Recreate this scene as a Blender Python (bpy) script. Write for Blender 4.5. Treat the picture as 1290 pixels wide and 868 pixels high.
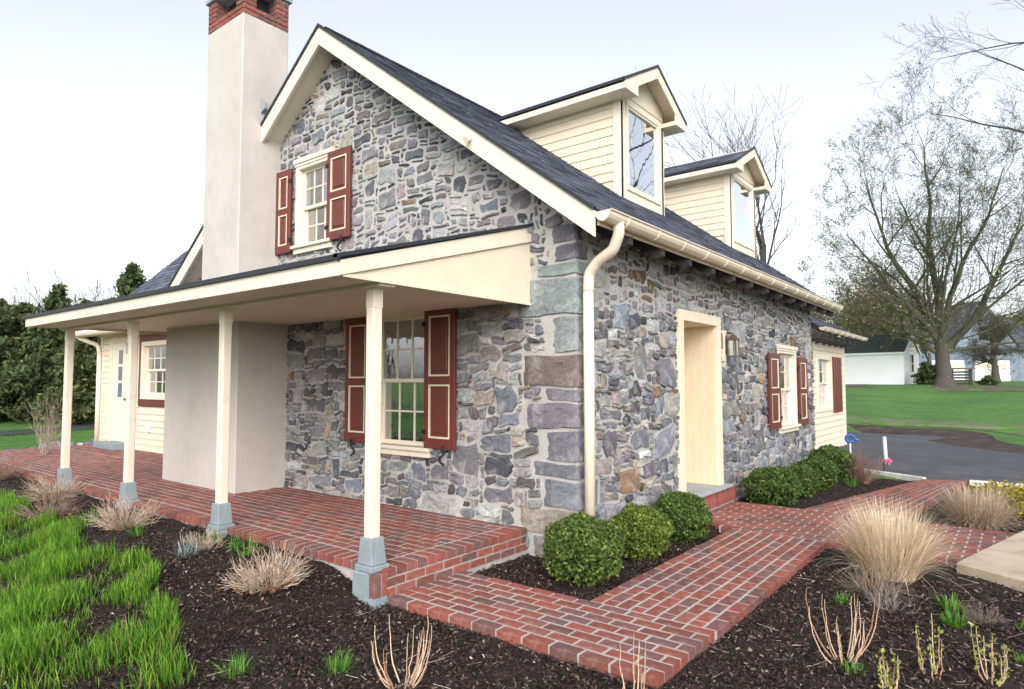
import bpy, math, random
import numpy as np
from math import sin, cos, pi, radians, sqrt, tan
from mathutils import Vector, Matrix

for o in list(bpy.data.objects): bpy.data.objects.remove(o)
S = bpy.context.scene
COL = S.collection
RNG = random.Random(7)
NR = np.random.RandomState(11)

# ------------------------------------------------------------------ camera
CAM = np.array([3.252, -5.107, 1.6136]); YAW, PIT, ROL, FPX = 38.173, 3.310, -0.0716, 815.77
def cam_axes():
    y, t, r = radians(YAW), radians(PIT), radians(ROL)
    F = np.array([-sin(y)*cos(t), cos(y)*cos(t), sin(t)]); R = np.array([cos(y), sin(y), 0]); U = np.cross(R, F)
    return F, cos(r)*R + sin(r)*U, -sin(r)*R + cos(r)*U
FW, RT, UP = cam_axes()
cd = bpy.data.cameras.new('camera'); cam = bpy.data.objects.new('camera', cd); COL.objects.link(cam)
cd.sensor_width = 36; cd.lens = FPX/1290*36; cd.clip_start = .05; cd.clip_end = 3000
cam.matrix_world = Matrix([[RT[0], UP[0], -FW[0], CAM[0]], [RT[1], UP[1], -FW[1], CAM[1]], [RT[2], UP[2], -FW[2], CAM[2]], [0, 0, 0, 1]])
S.camera = cam

# ------------------------------------------------------------------ light
SUN_EL, SUN_AZ = 32.0, 140.0          # veiled sun behind the viewer; azimuth from +Y towards +X
w = bpy.data.worlds.new('World'); S.world = w; w.use_nodes = True
nt = w.node_tree; nt.nodes.clear()
sky = nt.nodes.new('ShaderNodeTexSky'); sky.sky_type = 'NISHITA'; sky.sun_disc = False
sky.sun_elevation = radians(SUN_EL); sky.sun_rotation = radians(SUN_AZ)
sky.air_density = 1.0; sky.dust_density = 3.0; sky.ozone_density = 1.0; sky.altitude = 100
hs = nt.nodes.new('ShaderNodeHueSaturation'); hs.inputs['Saturation'].default_value = .31
bg = nt.nodes.new('ShaderNodeBackground'); bg.inputs[1].default_value = .15
out = nt.nodes.new('ShaderNodeOutputWorld')
nt.links.new(sky.outputs[0], hs.inputs['Color']); nt.links.new(hs.outputs[0], bg.inputs[0]); nt.links.new(bg.outputs[0], out.inputs[0])
sl = bpy.data.lights.new('sun', 'SUN'); sl.energy = .42; sl.angle = radians(50); sl.color = (1, .91, .78)
sun = bpy.data.objects.new('sun', sl); COL.objects.link(sun)
az = radians(SUN_AZ); el = radians(SUN_EL)
sdir = Vector((sin(az)*cos(el), cos(az)*cos(el), sin(el)))
sun.rotation_euler = sdir.to_track_quat('Z', 'Y').to_euler()
S.view_settings.view_transform = 'Standard'; S.view_settings.look = 'None'
S.view_settings.exposure = 1.1; S.view_settings.gamma = 1.0
S.render.engine = 'CYCLES'

# ------------------------------------------------------------------ materials
MATS = {}
def mat(name, col=(.5, .5, .5), rough=.8, attr=False, n1=(8, .12), n2=None, bump=(0, 0), tint=None, spec=.3, transm=0, stretch=None, sheen=0):
    """n1/n2=(scale, amount) multiply the colour by noise; tint=(colour, scale, lo, hi) mixes in blotches of another colour"""
    if name in MATS: return MATS[name]
    m = bpy.data.materials.new(name); m.use_nodes = True; t = m.node_tree; N = t.nodes; L = t.links
    b = N['Principled BSDF']; b.inputs['Roughness'].default_value = rough
    b.inputs['Specular IOR Level'].default_value = spec
    tc = N.new('ShaderNodeTexCoord'); src = tc.outputs['Object']
    if stretch:
        mp = N.new('ShaderNodeMapping'); mp.inputs['Scale'].default_value = stretch; L.new(src, mp.inputs[0]); src = mp.outputs[0]
    if attr:
        a = N.new('ShaderNodeAttribute'); a.attribute_name = 'Col'; c = a.outputs['Color']
    else:
        rgb = N.new('ShaderNodeRGB'); rgb.outputs[0].default_value = (*col, 1); c = rgb.outputs[0]
    if tint:
        nz = N.new('ShaderNodeTexNoise'); nz.inputs['Scale'].default_value = tint[1]; nz.inputs['Detail'].default_value = 5; L.new(src, nz.inputs['Vector'])
        mr = N.new('ShaderNodeMapRange'); mr.inputs[1].default_value = tint[2]; mr.inputs[2].default_value = tint[3]; L.new(nz.outputs[0], mr.inputs[0])
        mx = N.new('ShaderNodeMix'); mx.data_type = 'RGBA'; L.new(mr.outputs[0], mx.inputs[0]); L.new(c, mx.inputs[6]); mx.inputs[7].default_value = (*tint[0], 1); c = mx.outputs[2]
    for q in (n1, n2):
        if q and q[1] > 0:
            nz = N.new('ShaderNodeTexNoise'); nz.inputs['Scale'].default_value = q[0]; nz.inputs['Detail'].default_value = 6; nz.inputs['Roughness'].default_value = .6; L.new(src, nz.inputs['Vector'])
            mr = N.new('ShaderNodeMapRange'); mr.inputs[1].default_value = .3; mr.inputs[2].default_value = .7; mr.inputs[3].default_value = 1-q[1]; mr.inputs[4].default_value = 1+q[1]; L.new(nz.outputs[0], mr.inputs[0])
            mm = N.new('ShaderNodeVectorMath'); mm.operation = 'MULTIPLY'; L.new(c, mm.inputs[0]); L.new(mr.outputs[0], mm.inputs[1]); c = mm.outputs[0]
    L.new(c, b.inputs['Base Color'])
    if bump[1] > 0:
        nz = N.new('ShaderNodeTexNoise'); nz.inputs['Scale'].default_value = bump[0]; nz.inputs['Detail'].default_value = 8; L.new(src, nz.inputs['Vector'])
        bp = N.new('ShaderNodeBump'); bp.inputs['Strength'].default_value = .9; bp.inputs['Distance'].default_value = bump[1]; L.new(nz.outputs[0], bp.inputs['Height']); L.new(bp.outputs[0], b.inputs['Normal'])
    if transm:
        tr = N.new('ShaderNodeBsdfTranslucent'); L.new(c, tr.inputs[0]); ms = N.new('ShaderNodeMixShader'); ms.inputs[0].default_value = transm
        L.new(b.outputs[0], ms.inputs[1]); L.new(tr.outputs[0], ms.inputs[2]); L.new(ms.outputs[0], N['Material Output'].inputs[0])
    MATS[name] = m; return m
def glass_mat(nm='glass', off=.32):
    m = bpy.data.materials.new('window_glass'); m.use_nodes = True; t = m.node_tree; N = t.nodes; L = t.links
    g = N.new('ShaderNodeBsdfGlossy'); g.inputs['Roughness'].default_value = .015; g.inputs[0].default_value = (.95, .97, 1, 1)
    tr = N.new('ShaderNodeBsdfTransparent'); tr.inputs[0].default_value = (.72, .80, .78, 1)
    lw = N.new('ShaderNodeFresnel'); lw.inputs[0].default_value = 1.9
    nz = N.new('ShaderNodeTexNoise'); nz.inputs['Scale'].default_value = 2.5; bp = N.new('ShaderNodeBump'); bp.inputs['Distance'].default_value = .004; bp.inputs['Strength'].default_value = .25
    L.new(nz.outputs[0], bp.inputs['Height']); L.new(bp.outputs[0], g.inputs['Normal'])
    ad = N.new('ShaderNodeMath'); ad.operation = 'ADD'; ad.use_clamp = True; ad.inputs[1].default_value = off
    ms = N.new('ShaderNodeMixShader'); L.new(lw.outputs[0], ad.inputs[0]); L.new(ad.outputs[0], ms.inputs[0]); L.new(tr.outputs[0], ms.inputs[1]); L.new(g.outputs[0], ms.inputs[2])
    L.new(ms.outputs[0], N['Material Output'].inputs[0]); MATS[nm] = m; return m
GLASS = glass_mat(); GLASS2 = glass_mat('dormer_glass', .60)
CREAM = mat('cream_paint', (.75, .67, .53), .55, n1=(3, .05), n2=(40, .03), bump=(25, .0015))
CREAMW = mat('pale_cream_trim', (.76, .70, .59), .55, tint=((.60, .56, .49), 7, .60, .95), n1=(3, .05), n2=(40, .03), bump=(25, .0015))
YCREAM = mat('yellow_cream_paint', (.72, .60, .42), .5, n1=(3, .05), stretch=(4, 4, 1))
SIDING = mat('cream_siding', (.73, .655, .52), .6, n1=(2, .05), n2=(60, .04), bump=(60, .001), stretch=(1, 1, 4))
STUCCO = mat('stucco', (.545, .51, .48), .9, n1=(1.2, .07), n2=(9, .05), bump=(60, .004), tint=((.45, .43, .41), 2.2, .50, .85), stretch=(1.2, 1.2, .7))
MORTAR = mat('lime_mortar', (.45, .44, .43), .95, n1=(6, .18), n2=(50, .12), bump=(45, .008), tint=((.32, .30, .28), 3, .5, .75))
STONE = mat('rubble_stone', attr=True, rough=.82, n1=(5, .28), n2=(38, .26), bump=(22, .016), tint=((.40, .385, .36), 6, .55, .88))
BRICK = mat('red_brick', attr=True, rough=.82, n1=(25, .2), n2=(120, .15), bump=(90, .002), tint=((.42, .34, .31), 9, .55, 1.05))
GROUT = mat('pale_grout', (.45, .425, .41), .95, n1=(30, .2), bump=(80, .003), tint=((.36, .33, .32), 5, .5, .75))
CONC = mat('grey_painted_concrete', (.25, .30, .33), .85, n1=(10, .15), n2=(60, .1), bump=(40, .004))
SLATE = mat('slate_slab', (.33, .36, .39), .7, n1=(5, .12), bump=(20, .002))
SLAB = mat('tan_concrete_slab', (.50, .42, .33), .85, n1=(4, .14), n2=(60, .1), bump=(50, .003), tint=((.36, .30, .25), 3, .5, .7))
SHING = mat('asphalt_shingles', attr=True, spec=.15, rough=.95, n1=(90, .25), n2=(6, .1), bump=(150, .003))
DARKW = mat('weathered_dark_rafter', (.075, .07, .075), .9, n1=(12, .3), bump=(40, .003), stretch=(1, 6, 6))
FLASH = mat('black_drip_edge', (.03, .035, .045), .5, n1=(8, .1))
LEAD = mat('lead_flashing', (.30, .33, .37), .5, n1=(8, .1))
MAROON = mat('maroon_paint', (.145, .034, .028), .38, n1=(5, .08), n2=(80, .06), bump=(60, .0012), stretch=(6, 6, 1), spec=.4)
GUTM = mat('cream_metal_gutter', (.80, .71, .58), .35, n1=(5, .04), spec=.5)
IRON = mat('black_iron', (.015, .015, .017), .5, n1=(30, .1))
BRASS = mat('aged_brass_lantern', (.10, .075, .05), .4, n1=(30, .2), spec=.6)
CURT = mat('white_curtain', (.80, .80, .86), .9, n1=(3, .05))
BLIND = mat('interior_grey', (.30, .27, .26), .9, n1=(3, .2))
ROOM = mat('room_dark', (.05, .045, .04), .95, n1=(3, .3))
WHITE = mat('white_vinyl', (.80, .82, .85), .5, n1=(2, .03))
BLUEG = mat('blue_grey_siding', (.20, .25, .32), .7, n1=(2, .08))
MULCH = mat('mulch_soil', (.030, .021, .019), .95, n1=(25, .5), n2=(90, .4), bump=(60, .03))
CHIP = mat('mulch_chip', attr=True, rough=.85, n1=(60, .3))
LAWN = mat('lawn', (.095, .20, .04), .95, n1=(5, .30), n2=(30, .35), bump=(60, .03), tint=((.065, .15, .04), .4, .4, .65))
ASPH = mat('asphalt', (.075, .080, .095), .9, n1=(1.5, .2), n2=(200, .25), bump=(150, .004), tint=((.12, .12, .13), .5, .5, .8))
PATHM = mat('dark_lane_asphalt', (.045, .047, .055), .9, n1=(1.5, .2))
BLADE = mat('grass_blade', attr=True, rough=.6, n1=(20, .15), transm=.35, spec=.2)
MOSSY = mat('mossy_bark', (.080, .082, .058), .95, n1=(3, .25), n2=(30, .2))
LEAF = mat('leaf', attr=True, rough=.6, n1=(20, .2), transm=.25, spec=.2)
STRAW = mat('straw_blade', attr=True, rough=.75, n1=(20, .15), transm=.25)
TWIG = mat('dry_twig', attr=True, rough=.85, n1=(40, .25))
BARK = mat('bark', (.085, .075, .068), .95, n1=(6, .3), n2=(30, .3), bump=(14, .03), stretch=(3, 3, 1))
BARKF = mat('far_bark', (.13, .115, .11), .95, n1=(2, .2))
SHRF = mat('shed_roof', (.045, .055, .05), .9, n1=(6, .35), n2=(60, .3))
PLAST = mat('blue_plastic', (.02, .09, .35), .35, n1=(10, .05), spec=.5)
PINK = mat('pink_ribbon', (.65, .12, .30), .6, n1=(10, .1))
PALEROCK = mat('pale_rock', (.42, .41, .38), .9, n1=(9, .25), bump=(20, .01))

# ------------------------------------------------------------------ helpers
ORI = {}
def reg(o, name, parent, origin, label=None, cat=None, group=None, kind=None):
    COL.objects.link(o); origin = np.array(origin, float); ORI[o.name] = origin
    if parent is not None:
        o.parent = parent; o.location = Vector(origin-ORI[parent.name])
    else: o.location = Vector(origin)
    if label: o['label'] = label
    if cat: o['category'] = cat
    if group: o['group'] = group
    if kind: o['kind'] = kind
    return o
def thing(name, origin, label, cat, group=None):
    o = bpy.data.objects.new(name, None); o.empty_display_size = .2
    return reg(o, name, None, origin, label, cat, group)
def mesh_np(name, V, Fc, cols=None, smooth=False):
    """V (N,3), Fc list of index tuples or an (M,k) array, cols (M,3)"""
    me = bpy.data.meshes.new(name)
    V = np.asarray(V, np.float32)
    if isinstance(Fc, np.ndarray):
        M, k = Fc.shape; idx = Fc.astype(np.int32).ravel(); st = (np.arange(M)*k).astype(np.int32)
    else:
        M = len(Fc); ln = np.array([len(f) for f in Fc], np.int32); st = np.concatenate([[0], np.cumsum(ln)[:-1]]).astype(np.int32) if M else np.zeros(0, np.int32)
        idx = np.array([i for f in Fc for i in f], np.int32)
    me.vertices.add(len(V)); me.vertices.foreach_set('co', V.ravel())
    me.loops.add(len(idx)); me.loops.foreach_set('vertex_index', idx)
    me.polygons.add(M); me.polygons.foreach_set('loop_start', st)
    me.update(calc_edges=True)
    if cols is not None:
        a = me.attributes.new('Col', 'FLOAT_COLOR', 'FACE'); c = np.ones((M, 4), np.float32); c[:, :3] = cols; a.data.foreach_set('color', c.ravel())
    me.polygons.foreach_set('use_smooth', np.full(M, bool(smooth)))
    me.validate(clean_customdata=False)
    return me
def add_np(name, V, Fc, m, parent=None, cols=None, smooth=False, origin=None, **kw):
    V = np.asarray(V, float)
    if origin is None:
        if parent is not None: origin = ORI[parent.name]
        else: origin = np.array([V[:, 0].mean(), V[:, 1].mean(), V[:, 2].min()])
    me = mesh_np(name, V-np.array(origin), Fc, cols, smooth); me.materials.append(m)
    return reg(bpy.data.objects.new(name, me), name, parent, origin, **kw)
ID = lambda a, b, z: (a, b, z)
class MB:
    def __init__(s, T=ID): s.v = []; s.f = []; s.c = []; s.T = T
    def box(s, a0, a1, b0, b1, z0, z1, col=None):
        n = len(s.v)
        for z in (z0, z1):
            for a, b in ((a0, b0), (a1, b0), (a1, b1), (a0, b1)): s.v.append(s.T(a, b, z))
        for f in ((0, 3, 2, 1), (4, 5, 6, 7), (0, 1, 5, 4), (1, 2, 6, 5), (2, 3, 7, 6), (3, 0, 4, 7)): s.f.append(tuple(n+i for i in f)); s.c.append(col or (.5, .5, .5))
        return s
    def poly(s, pts, col=None):
        n = len(s.v); s.v += [s.T(*p) for p in pts]; s.f.append(tuple(range(n, n+len(pts)))); s.c.append(col or (.5, .5, .5)); return s
    def hull8(s, lo, hi, col=None):       # two quads joined
        n = len(s.v); s.v += [s.T(*p) for p in lo] + [s.T(*p) for p in hi]; k = len(lo)
        s.f.append(tuple(n+i for i in reversed(range(k)))); s.f.append(tuple(n+k+i for i in range(k)))
        for i in range(k): s.f.append((n+i, n+(i+1) % k, n+k+(i+1) % k, n+k+i))
        s.c += [col or (.5, .5, .5)]*(k+2); return s
    def tube(s, P, R, n=8, cap=True, col=None):
        P = [Vector(s.T(*p)) for p in P]; b0 = len(s.v); u = None
        if not hasattr(R, '__len__'): R = [R]*len(P)
        for i, p in enumerate(P):
            d = (P[min(i+1, len(P)-1)]-P[max(i-1, 0)]).normalized()
            if u is None: u = d.orthogonal().normalized()
            else: u = (u-d*u.dot(d)).normalized()
            w_ = d.cross(u)
            for k in range(n):
                a = 2*pi*k/n; s.v.append(tuple(p+(u*cos(a)+w_*sin(a))*R[i]))
        for i in range(len(P)-1):
            for k in range(n): s.f.append((b0+i*n+k, b0+i*n+(k+1) % n, b0+(i+1)*n+(k+1) % n, b0+(i+1)*n+k)); s.c.append(col or (.5, .5, .5))
        if cap:
            s.f.append(tuple(b0+k for k in reversed(range(n)))); s.f.append(tuple(b0+(len(P)-1)*n+k for k in range(n))); s.c += [col or (.5, .5, .5)]*2
        return s
    def build(s, name, m, parent=None, bevel=0, smooth=False, cols=False, origin=None, **kw):
        o = add_np(name, s.v, s.f, m, parent, np.array(s.c) if cols else None, smooth, origin, **kw)
        if bevel:
            md = o.modifiers.new('bevel', 'BEVEL'); md.width = bevel; md.segments = 1; md.limit_method = 'ANGLE'
        return o
G = lambda a, b, z: (a, -b, z)          # on the gable wall: a along X, b outward
E_ = lambda a, b, z: (b, a, z)          # on the long wall: a along Y, b outward
def ss(x): x = np.clip(x, 0, 1); return x*x*(3-2*x)
def H(x, y):                             # terrain height
    x = np.asarray(x, float); y = np.asarray(y, float)
    far = np.where(y < 46, 1.28*np.clip((y-17.5)/27.5, 0, 1)**1.15, 1.28+.6*np.clip((y-46)/60, 0, 1))
    near = -.065*ss((x+9.5)/.5)*0 - .065*(1-ss((-.45-x)/.75)) * (1-ss((y-7)/2)*.6)
    left = .125*ss((-.50-x)/1.05)*ss((y+3.6)/1.4)*(1-ss((-13-x)/1.5)*.6)
    return far+near+left-.0*x
# ------------------------------------------------------------------ setting
def grid_sheet(xs, ys, dz, m, name, noise=0, low=False, **kw):
    X, Y = np.meshgrid(xs, ys); Z = H(X, Y)+(dz if not low else np.where((X > -13.4) & (X < 9.4) & (Y > -8) & (Y < 8.0), -.05, -.004))
    if noise: Z = Z+noise*(np.sin(X*9.1+Y*3.3)*np.sin(Y*7.7-X*2.1)+.6*np.sin(X*23+1)*np.sin(Y*19+X*5)) + NR.normal(0, noise*.25, X.shape)
    V = np.stack([X, Y, Z], -1).reshape(-1, 3); nx = len(xs); ny = len(ys)
    i = (np.arange(ny-1)[:, None]*nx+np.arange(nx-1)[None]).ravel()
    return add_np(name, V, np.stack([i, i+1, i+1+nx, i+nx], 1), m, smooth=True, origin=(0, 0, 0), kind='structure', **kw)
def spread(lo, hi, near0, near1, step):
    a = list(np.arange(near0, near1+step/2, step)); x = near1; s = step
    while x < hi: s *= 1.25; x += s; a.append(min(x, hi))
    x = near0; s = step
    while x > lo: s *= 1.25; x -= s; a.insert(0, max(x, lo))
    return np.array(a)
grid_sheet(spread(-700, 700, -16, 10, .5), spread(-500, 900, -8, 60, .5), -.045, LAWN, 'lawn_ground', low=True, label='green lawn running up behind the driveway and round the house')
grid_sheet(np.arange(-12.9, 9.01, .07), np.arange(-7.5, 7.75, .07), 0.0, MULCH, 'mulch_bed', noise=.011)

def poly_sheet(name, pts, dz, m, th=0, label=None, rnd=0):
    for _ in range(rnd): pts = [q for a, b in zip(pts, pts[1:]+pts[:1]) for q in ((a[0]*.75+b[0]*.25, a[1]*.75+b[1]*.25), (a[0]*.25+b[0]*.75, a[1]*.25+b[1]*.75))]
    """polygon draped on the terrain"""
    import bmesh
    bm = bmesh.new(); vs = [bm.verts.new((x, y, 0)) for x, y in pts]; bm.faces.new(vs)
    ys = np.arange(math.ceil(min(p[1] for p in pts)*2)/2, max(p[1] for p in pts), .5)
    for y in ys: bmesh.ops.bisect_plane(bm, geom=bm.verts[:]+bm.edges[:]+bm.faces[:], plane_co=(0, y, 0), plane_no=(0, 1, 0))
    for v in bm.verts: v.co.z = float(H(v.co.x, v.co.y))+dz
    me = bpy.data.meshes.new(name); bm.to_mesh(me); bm.free(); me.materials.append(m)
    o = bpy.data.objects.new(name, me); return reg(o, name, None, (0, 0, 0), kind='structure', label=label)
poly_sheet('driveway', [(-8, 9.2), (-.3, 8.75), (.7, 8.35), (1.9, 7.72), (2.5, 7.86), (3.2, 7.84), (14, 7.9), (30, 8.2), (30, 10.8), (9, 11.0), (4.8, 12.2), (3.2, 13.4), (1.9, 14.7), (1.15, 16.0), (1.5, 17.6), (.9, 18.3), (-1.05, 17.0), (-9, 14)], .012, ASPH, label='dark asphalt driveway curving past the far end of the brick walk')
poly_sheet('driveway_mulch_strip', [(-9, 13.9), (-1.05, 16.9), (.9, 18.2), (1.5, 17.5), (1.1, 16.0), (1.9, 14.6), (3.2, 13.3), (4.8, 12.1), (9, 10.9), (30, 10.7), (30, 11.6), (9, 12.2), (5.4, 13.5), (3.6, 15.3), (2.6, 17.3), (2.5, 19.5), (1.0, 20.6), (-1.6, 19.2), (-9, 16.6)], .006, mat('brown_bare_soil', (.055, .040, .036), .95, n1=(3, .4), n2=(30, .4), bump=(12, .06), tint=((.12, .10, .085), 2, .5, .8)), label='bare brown soil verge round the curve of the driveway', rnd=3)
poly_sheet('worn_grass_patch', [(-4, 19.2), (1.2, 21.2), (3, 19.5), (4, 17.6), (7, 15.5), (9, 17.5), (6, 21.5), (2, 23.3), (-2, 22)], .010, mat('worn_grass', (.14, .16, .09), .95, n1=(2, .3), n2=(30, .4), bump=(30, .04), tint=((.095, .20, .04), 1.2, .45, .6)), rnd=3)
poly_sheet('soil_ring', [(-7, 42), (0, 40.5), (8, 41.5), (12, 44), (8, 47), (0, 48.5), (-7, 46.5)], .012, mat('brown_leaf_litter', (.11, .085, .07), .95, n1=(2, .4), n2=(20, .4), tint=((.08, .13, .04), 1.2, .5, .6)), rnd=3)
poly_sheet('back_lane', [(-19.2, -2), (-20.2, .6), (-20.9, 2.6), (-21.6, 5), (-22, 9), (-24.0, 9), (-25.1, 4.9), (-23.4, 2.9), (-22.2, .8), (-21.4, -2)], .015, PATHM, label='dark paved lane in front of the evergreens')

poly_sheet('front_lane', [(-60, -30), (60, -30), (60, -8.6), (12, -8.3), (-14, -8.3), (-60, -10)], .012, PATHM, label='dark paved lane running past the garden behind the viewer')  # added out of view so the porch window mirrors grey instead of lawn
# ------------------------------------------------------------------ bricks
def brick_col(r=RNG):
    k = r.random()
    if k < .42: c = (.265, .085, .066)
    elif k < .72: c = (.225, .084, .072)
    elif k < .985: c = (.17, .083, .080)
    else: c = (.15, .085, .082)
    f = r.uniform(.82, 1.18); return tuple(x*f*r.uniform(.95, 1.05) for x in c)
BL, BW, BH, JT = .194, .093, .06, .017
def brick_verts(L=BL, W=BW, Hh=BH, ch=.004, jit=.0015, r=RNG):
    V = []
    for z, i in ((-Hh, 0), (-ch, 0), (0, ch)):
        for sx, sy in ((-1, -1), (1, -1), (1, 1), (-1, 1)): V.append((sx*(L/2-i)+r.uniform(-jit, jit), sy*(W/2-i)+r.uniform(-jit, jit), z+r.uniform(-jit, jit)*.6))
    F = []
    for a in (0, 4):
        for k in range(4): F.append((a+k, a+(k+1) % 4, a+4+(k+1) % 4, a+4+k))
    F.append((8, 9, 10, 11)); return V, F
BV = []
for i in range(28):
    V, F = brick_verts(); me = mesh_np('brick', V, F, np.tile(brick_col(), (len(F), 1))); me.materials.append(BRICK); BV.append((me, V, F, me.name, [0]))
def pxsize(p, s):
    d = np.array(p)-CAM; w_ = d@FW
    if w_ < .3: return 0
    u = 645+FPX*(d@RT)/w_; v = 434-FPX*(d@UP)/w_
    if u < -30 or u > 1320 or v < -30 or v > 890: return 0
    return s*FPX/w_
def lay_bricks(parent, items, limit=300, floor=True):
    """items: (x, y, z_top, rot, length, width, axis) ; axis 'z' = lying, 'x' = face towards +X, 'g' = face towards -Y"""
    sc = []
    for k, it in enumerate(items):
        d = np.array(it[:3])-CAM; dist = np.linalg.norm(d)
        occ = 0
        s = pxsize(it[:3], .2)
        if floor: s *= sqrt(max(CAM[2]-it[2], .05)/dist)
        sc.append((-s, k))
    sc.sort(); big = set(k for _, k in sc[:limit]); V = []; Fc = []; Cc = []
    for k, (x, y, z, rot, L, W, ax) in enumerate(items):
        me, bv, bf, *_ = BV[RNG.randrange(len(BV))]
        z = z+RNG.uniform(-.002, .0025)
        if ax == 'z': M = Matrix.Rotation(rot+RNG.uniform(-.008, .008), 4, 'Z')
        elif ax == 'x': M = Matrix.Rotation(pi/2, 4, 'Y') @ Matrix.Rotation(rot, 4, 'Z')
        else: M = Matrix.Rotation(pi/2, 4, 'X') @ Matrix.Rotation(rot, 4, 'Z')
        M = Matrix.Translation((x, y, z)) @ M @ Matrix.Diagonal((L/BL, W/BW, 1, 1))
        if k in big:
            o = bpy.data.objects.new('brick', me); COL.objects.link(o); o.parent = parent
            o.matrix_local = Matrix.Translation(-Vector(ORI[parent.name])) @ M
        else:
            n = len(V); V += [tuple(M @ Vector(p)) for p in bv]; Fc += [tuple(n+i for i in f) for f in bf]; Cc += [brick_col()]*len(bf)
    if V: add_np('bricks', V, Fc, BRICK, parent, np.array(Cc), kind='stuff')
def field(x0, x1, y0, y1, z, along='x', mask=None, pl=BL+JT, pw=BW+JT, start=0):
    """running bond; along = direction of the long side"""
    it = []
    A0, A1, B0, B1 = (x0, x1, y0, y1) if along == 'x' else (y0, y1, x0, x1)
    nb = max(1, round((B1-B0)/pw)); pw2 = (B1-B0)/nb
    for j in range(nb):
        b = B0+(j+.5)*pw2; a = A0-(pl/2 if (j+start) % 2 else 0)
        while a < A1-.02:
            s, e = max(a, A0), min(a+pl, A1); a += pl
            if e-s < .045: continue
            c = (s+e)/2; x, y = (c, b) if along == 'x' else (b, c)
            if mask and not mask(x, y): continue
            it.append((x, y, z, 0 if along == 'x' else pi/2, e-s-JT, pw2-JT, 'z'))
    return it
PZ = .2; XP = -.57; YF = -1.79; XL = -13.6
# porch floor
pf = MB(); pf.box(XL+.01, XP-.012, YF+.012, .01, -.2, PZ-.003); pf.box(XL+.01, -7.2, 0, .9, -.2, PZ-.0035)
pf.box(-7.29, XP-.01, -.012, .03, PZ-.02, PZ+.012)
floor = pf.build('porch_floor', GROUT, kind='structure', origin=(-6, -1, 0), label='red brick porch floor with pale joints, raised one step')
it = []
n = round((XP-XL)/(BW+JT)); p = (XP-.205-XL)/round((XP-.205-XL)/(BW+JT)); k = 0
x = XL+p/2
while x < XP-.205: it.append((x, YF+BL/2, PZ, pi/2, BL, p-JT, 'z')); x += p
q = (0-YF)/round((0-YF)/(BW+JT)); y = YF+q/2
while y < 0: it.append((XP-BL/2, y, PZ, 0, BL, q-JT, 'z')); y += q
it += field(XL, XP-.211, YF+.211, -.02, PZ, 'x', mask=lambda x, y: not (-6.7 < x < -4.67 and y > -.72))
it += field(XL, -7.3, 0, .8, PZ, 'x')
for r_ in range(2):     # two stretcher courses under the nosing of the end face
    zc = PZ-BH-JT-.028-r_*(.056+JT); a = YF-(.1 if r_ else 0)
    while a < 0:
        s, e = max(a, YF), min(a+.211, 0); a += .211
        if e-s > .04: it.append((XP-.001, (s+e)/2, zc, pi/2, e-s-JT, .056, 'x'))
lay_bricks(floor, it)
# concrete footing visible under the front border of the porch floor
MB().box(-2.6, XP-.02, YF+.015, YF+.16, -.2, PZ-BH-.004).build('footing', CONC, floor)
# brick walk
def walk_ok(x, y): return True
bp = MB()
bp.box(-.56, 1.625, -1.765, -.93, -.16, -.003); bp.box(.685, 1.635, -.93, 2.12, -.16, -.0035); bp.box(.52, 2.80, 2.12, 3.72, -.16, -.004); bp.box(.13, .52, 2.33, 3.72, -.16, -.0042)
bp.box(2.8, 3.3, 2.12, 3.5, -.16, -.0045)
bp.hull8([(1.02, 3.715, -.16), (2.08, 3.715, -.16), (2.46, 7.82, -.16), (1.92, 7.62, -.16)], [(1.02, 3.715, -.005), (2.08, 3.715, -.005), (2.46, 7.82, -.005), (1.92, 7.62, -.005)])
path = bp.build('brick_walk', GROUT, kind='structure', origin=(1, 1, 0), label='red brick walk from the porch step past the doorway to the driveway')
it = field(-.565, 1.64, -1.78, -1.78+.109*8, 0, 'x')
yA = -1.78+.109*8
it += field(.67, .67+.109*9, yA, 2.10, 0, 'y')
def slabside(x): return True
it += field(.12, 3.2, 2.10, 3.73, 0, 'x', mask=lambda x, y: not (x < .5 and y < 2.3))
# branch to the drive, courses fan along its direction
L0, L1 = np.array([1.0, 3.75]), np.array([1.9, 7.62]); R0, R1 = np.array([2.12, 3.75]), np.array([2.5, 7.84])
nc = 9
for j in range(nc):
    f = (j+.5)/nc; A = L0+(R0-L0)*f; B = L1+(R1-L1)*f; d = B-A; ln = np.linalg.norm(d); d = d/ln; rot = math.atan2(d[1], d[0])
    s = -(.105 if j % 2 else 0)
    while s < ln-.04:
        a, b = max(s, 0), min(s+.211, ln); s += .211
        c = A+d*(a+b)/2; wd = np.linalg.norm((R0-L0)*(1-(a+b)/2/ln)+(R1-L1)*(a+b)/2/ln)/nc*.985
        if b-a > .05: it.append((c[0], c[1], 0, rot, b-a-JT, wd-JT, 'z'))
lay_bricks(path, it)
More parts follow.
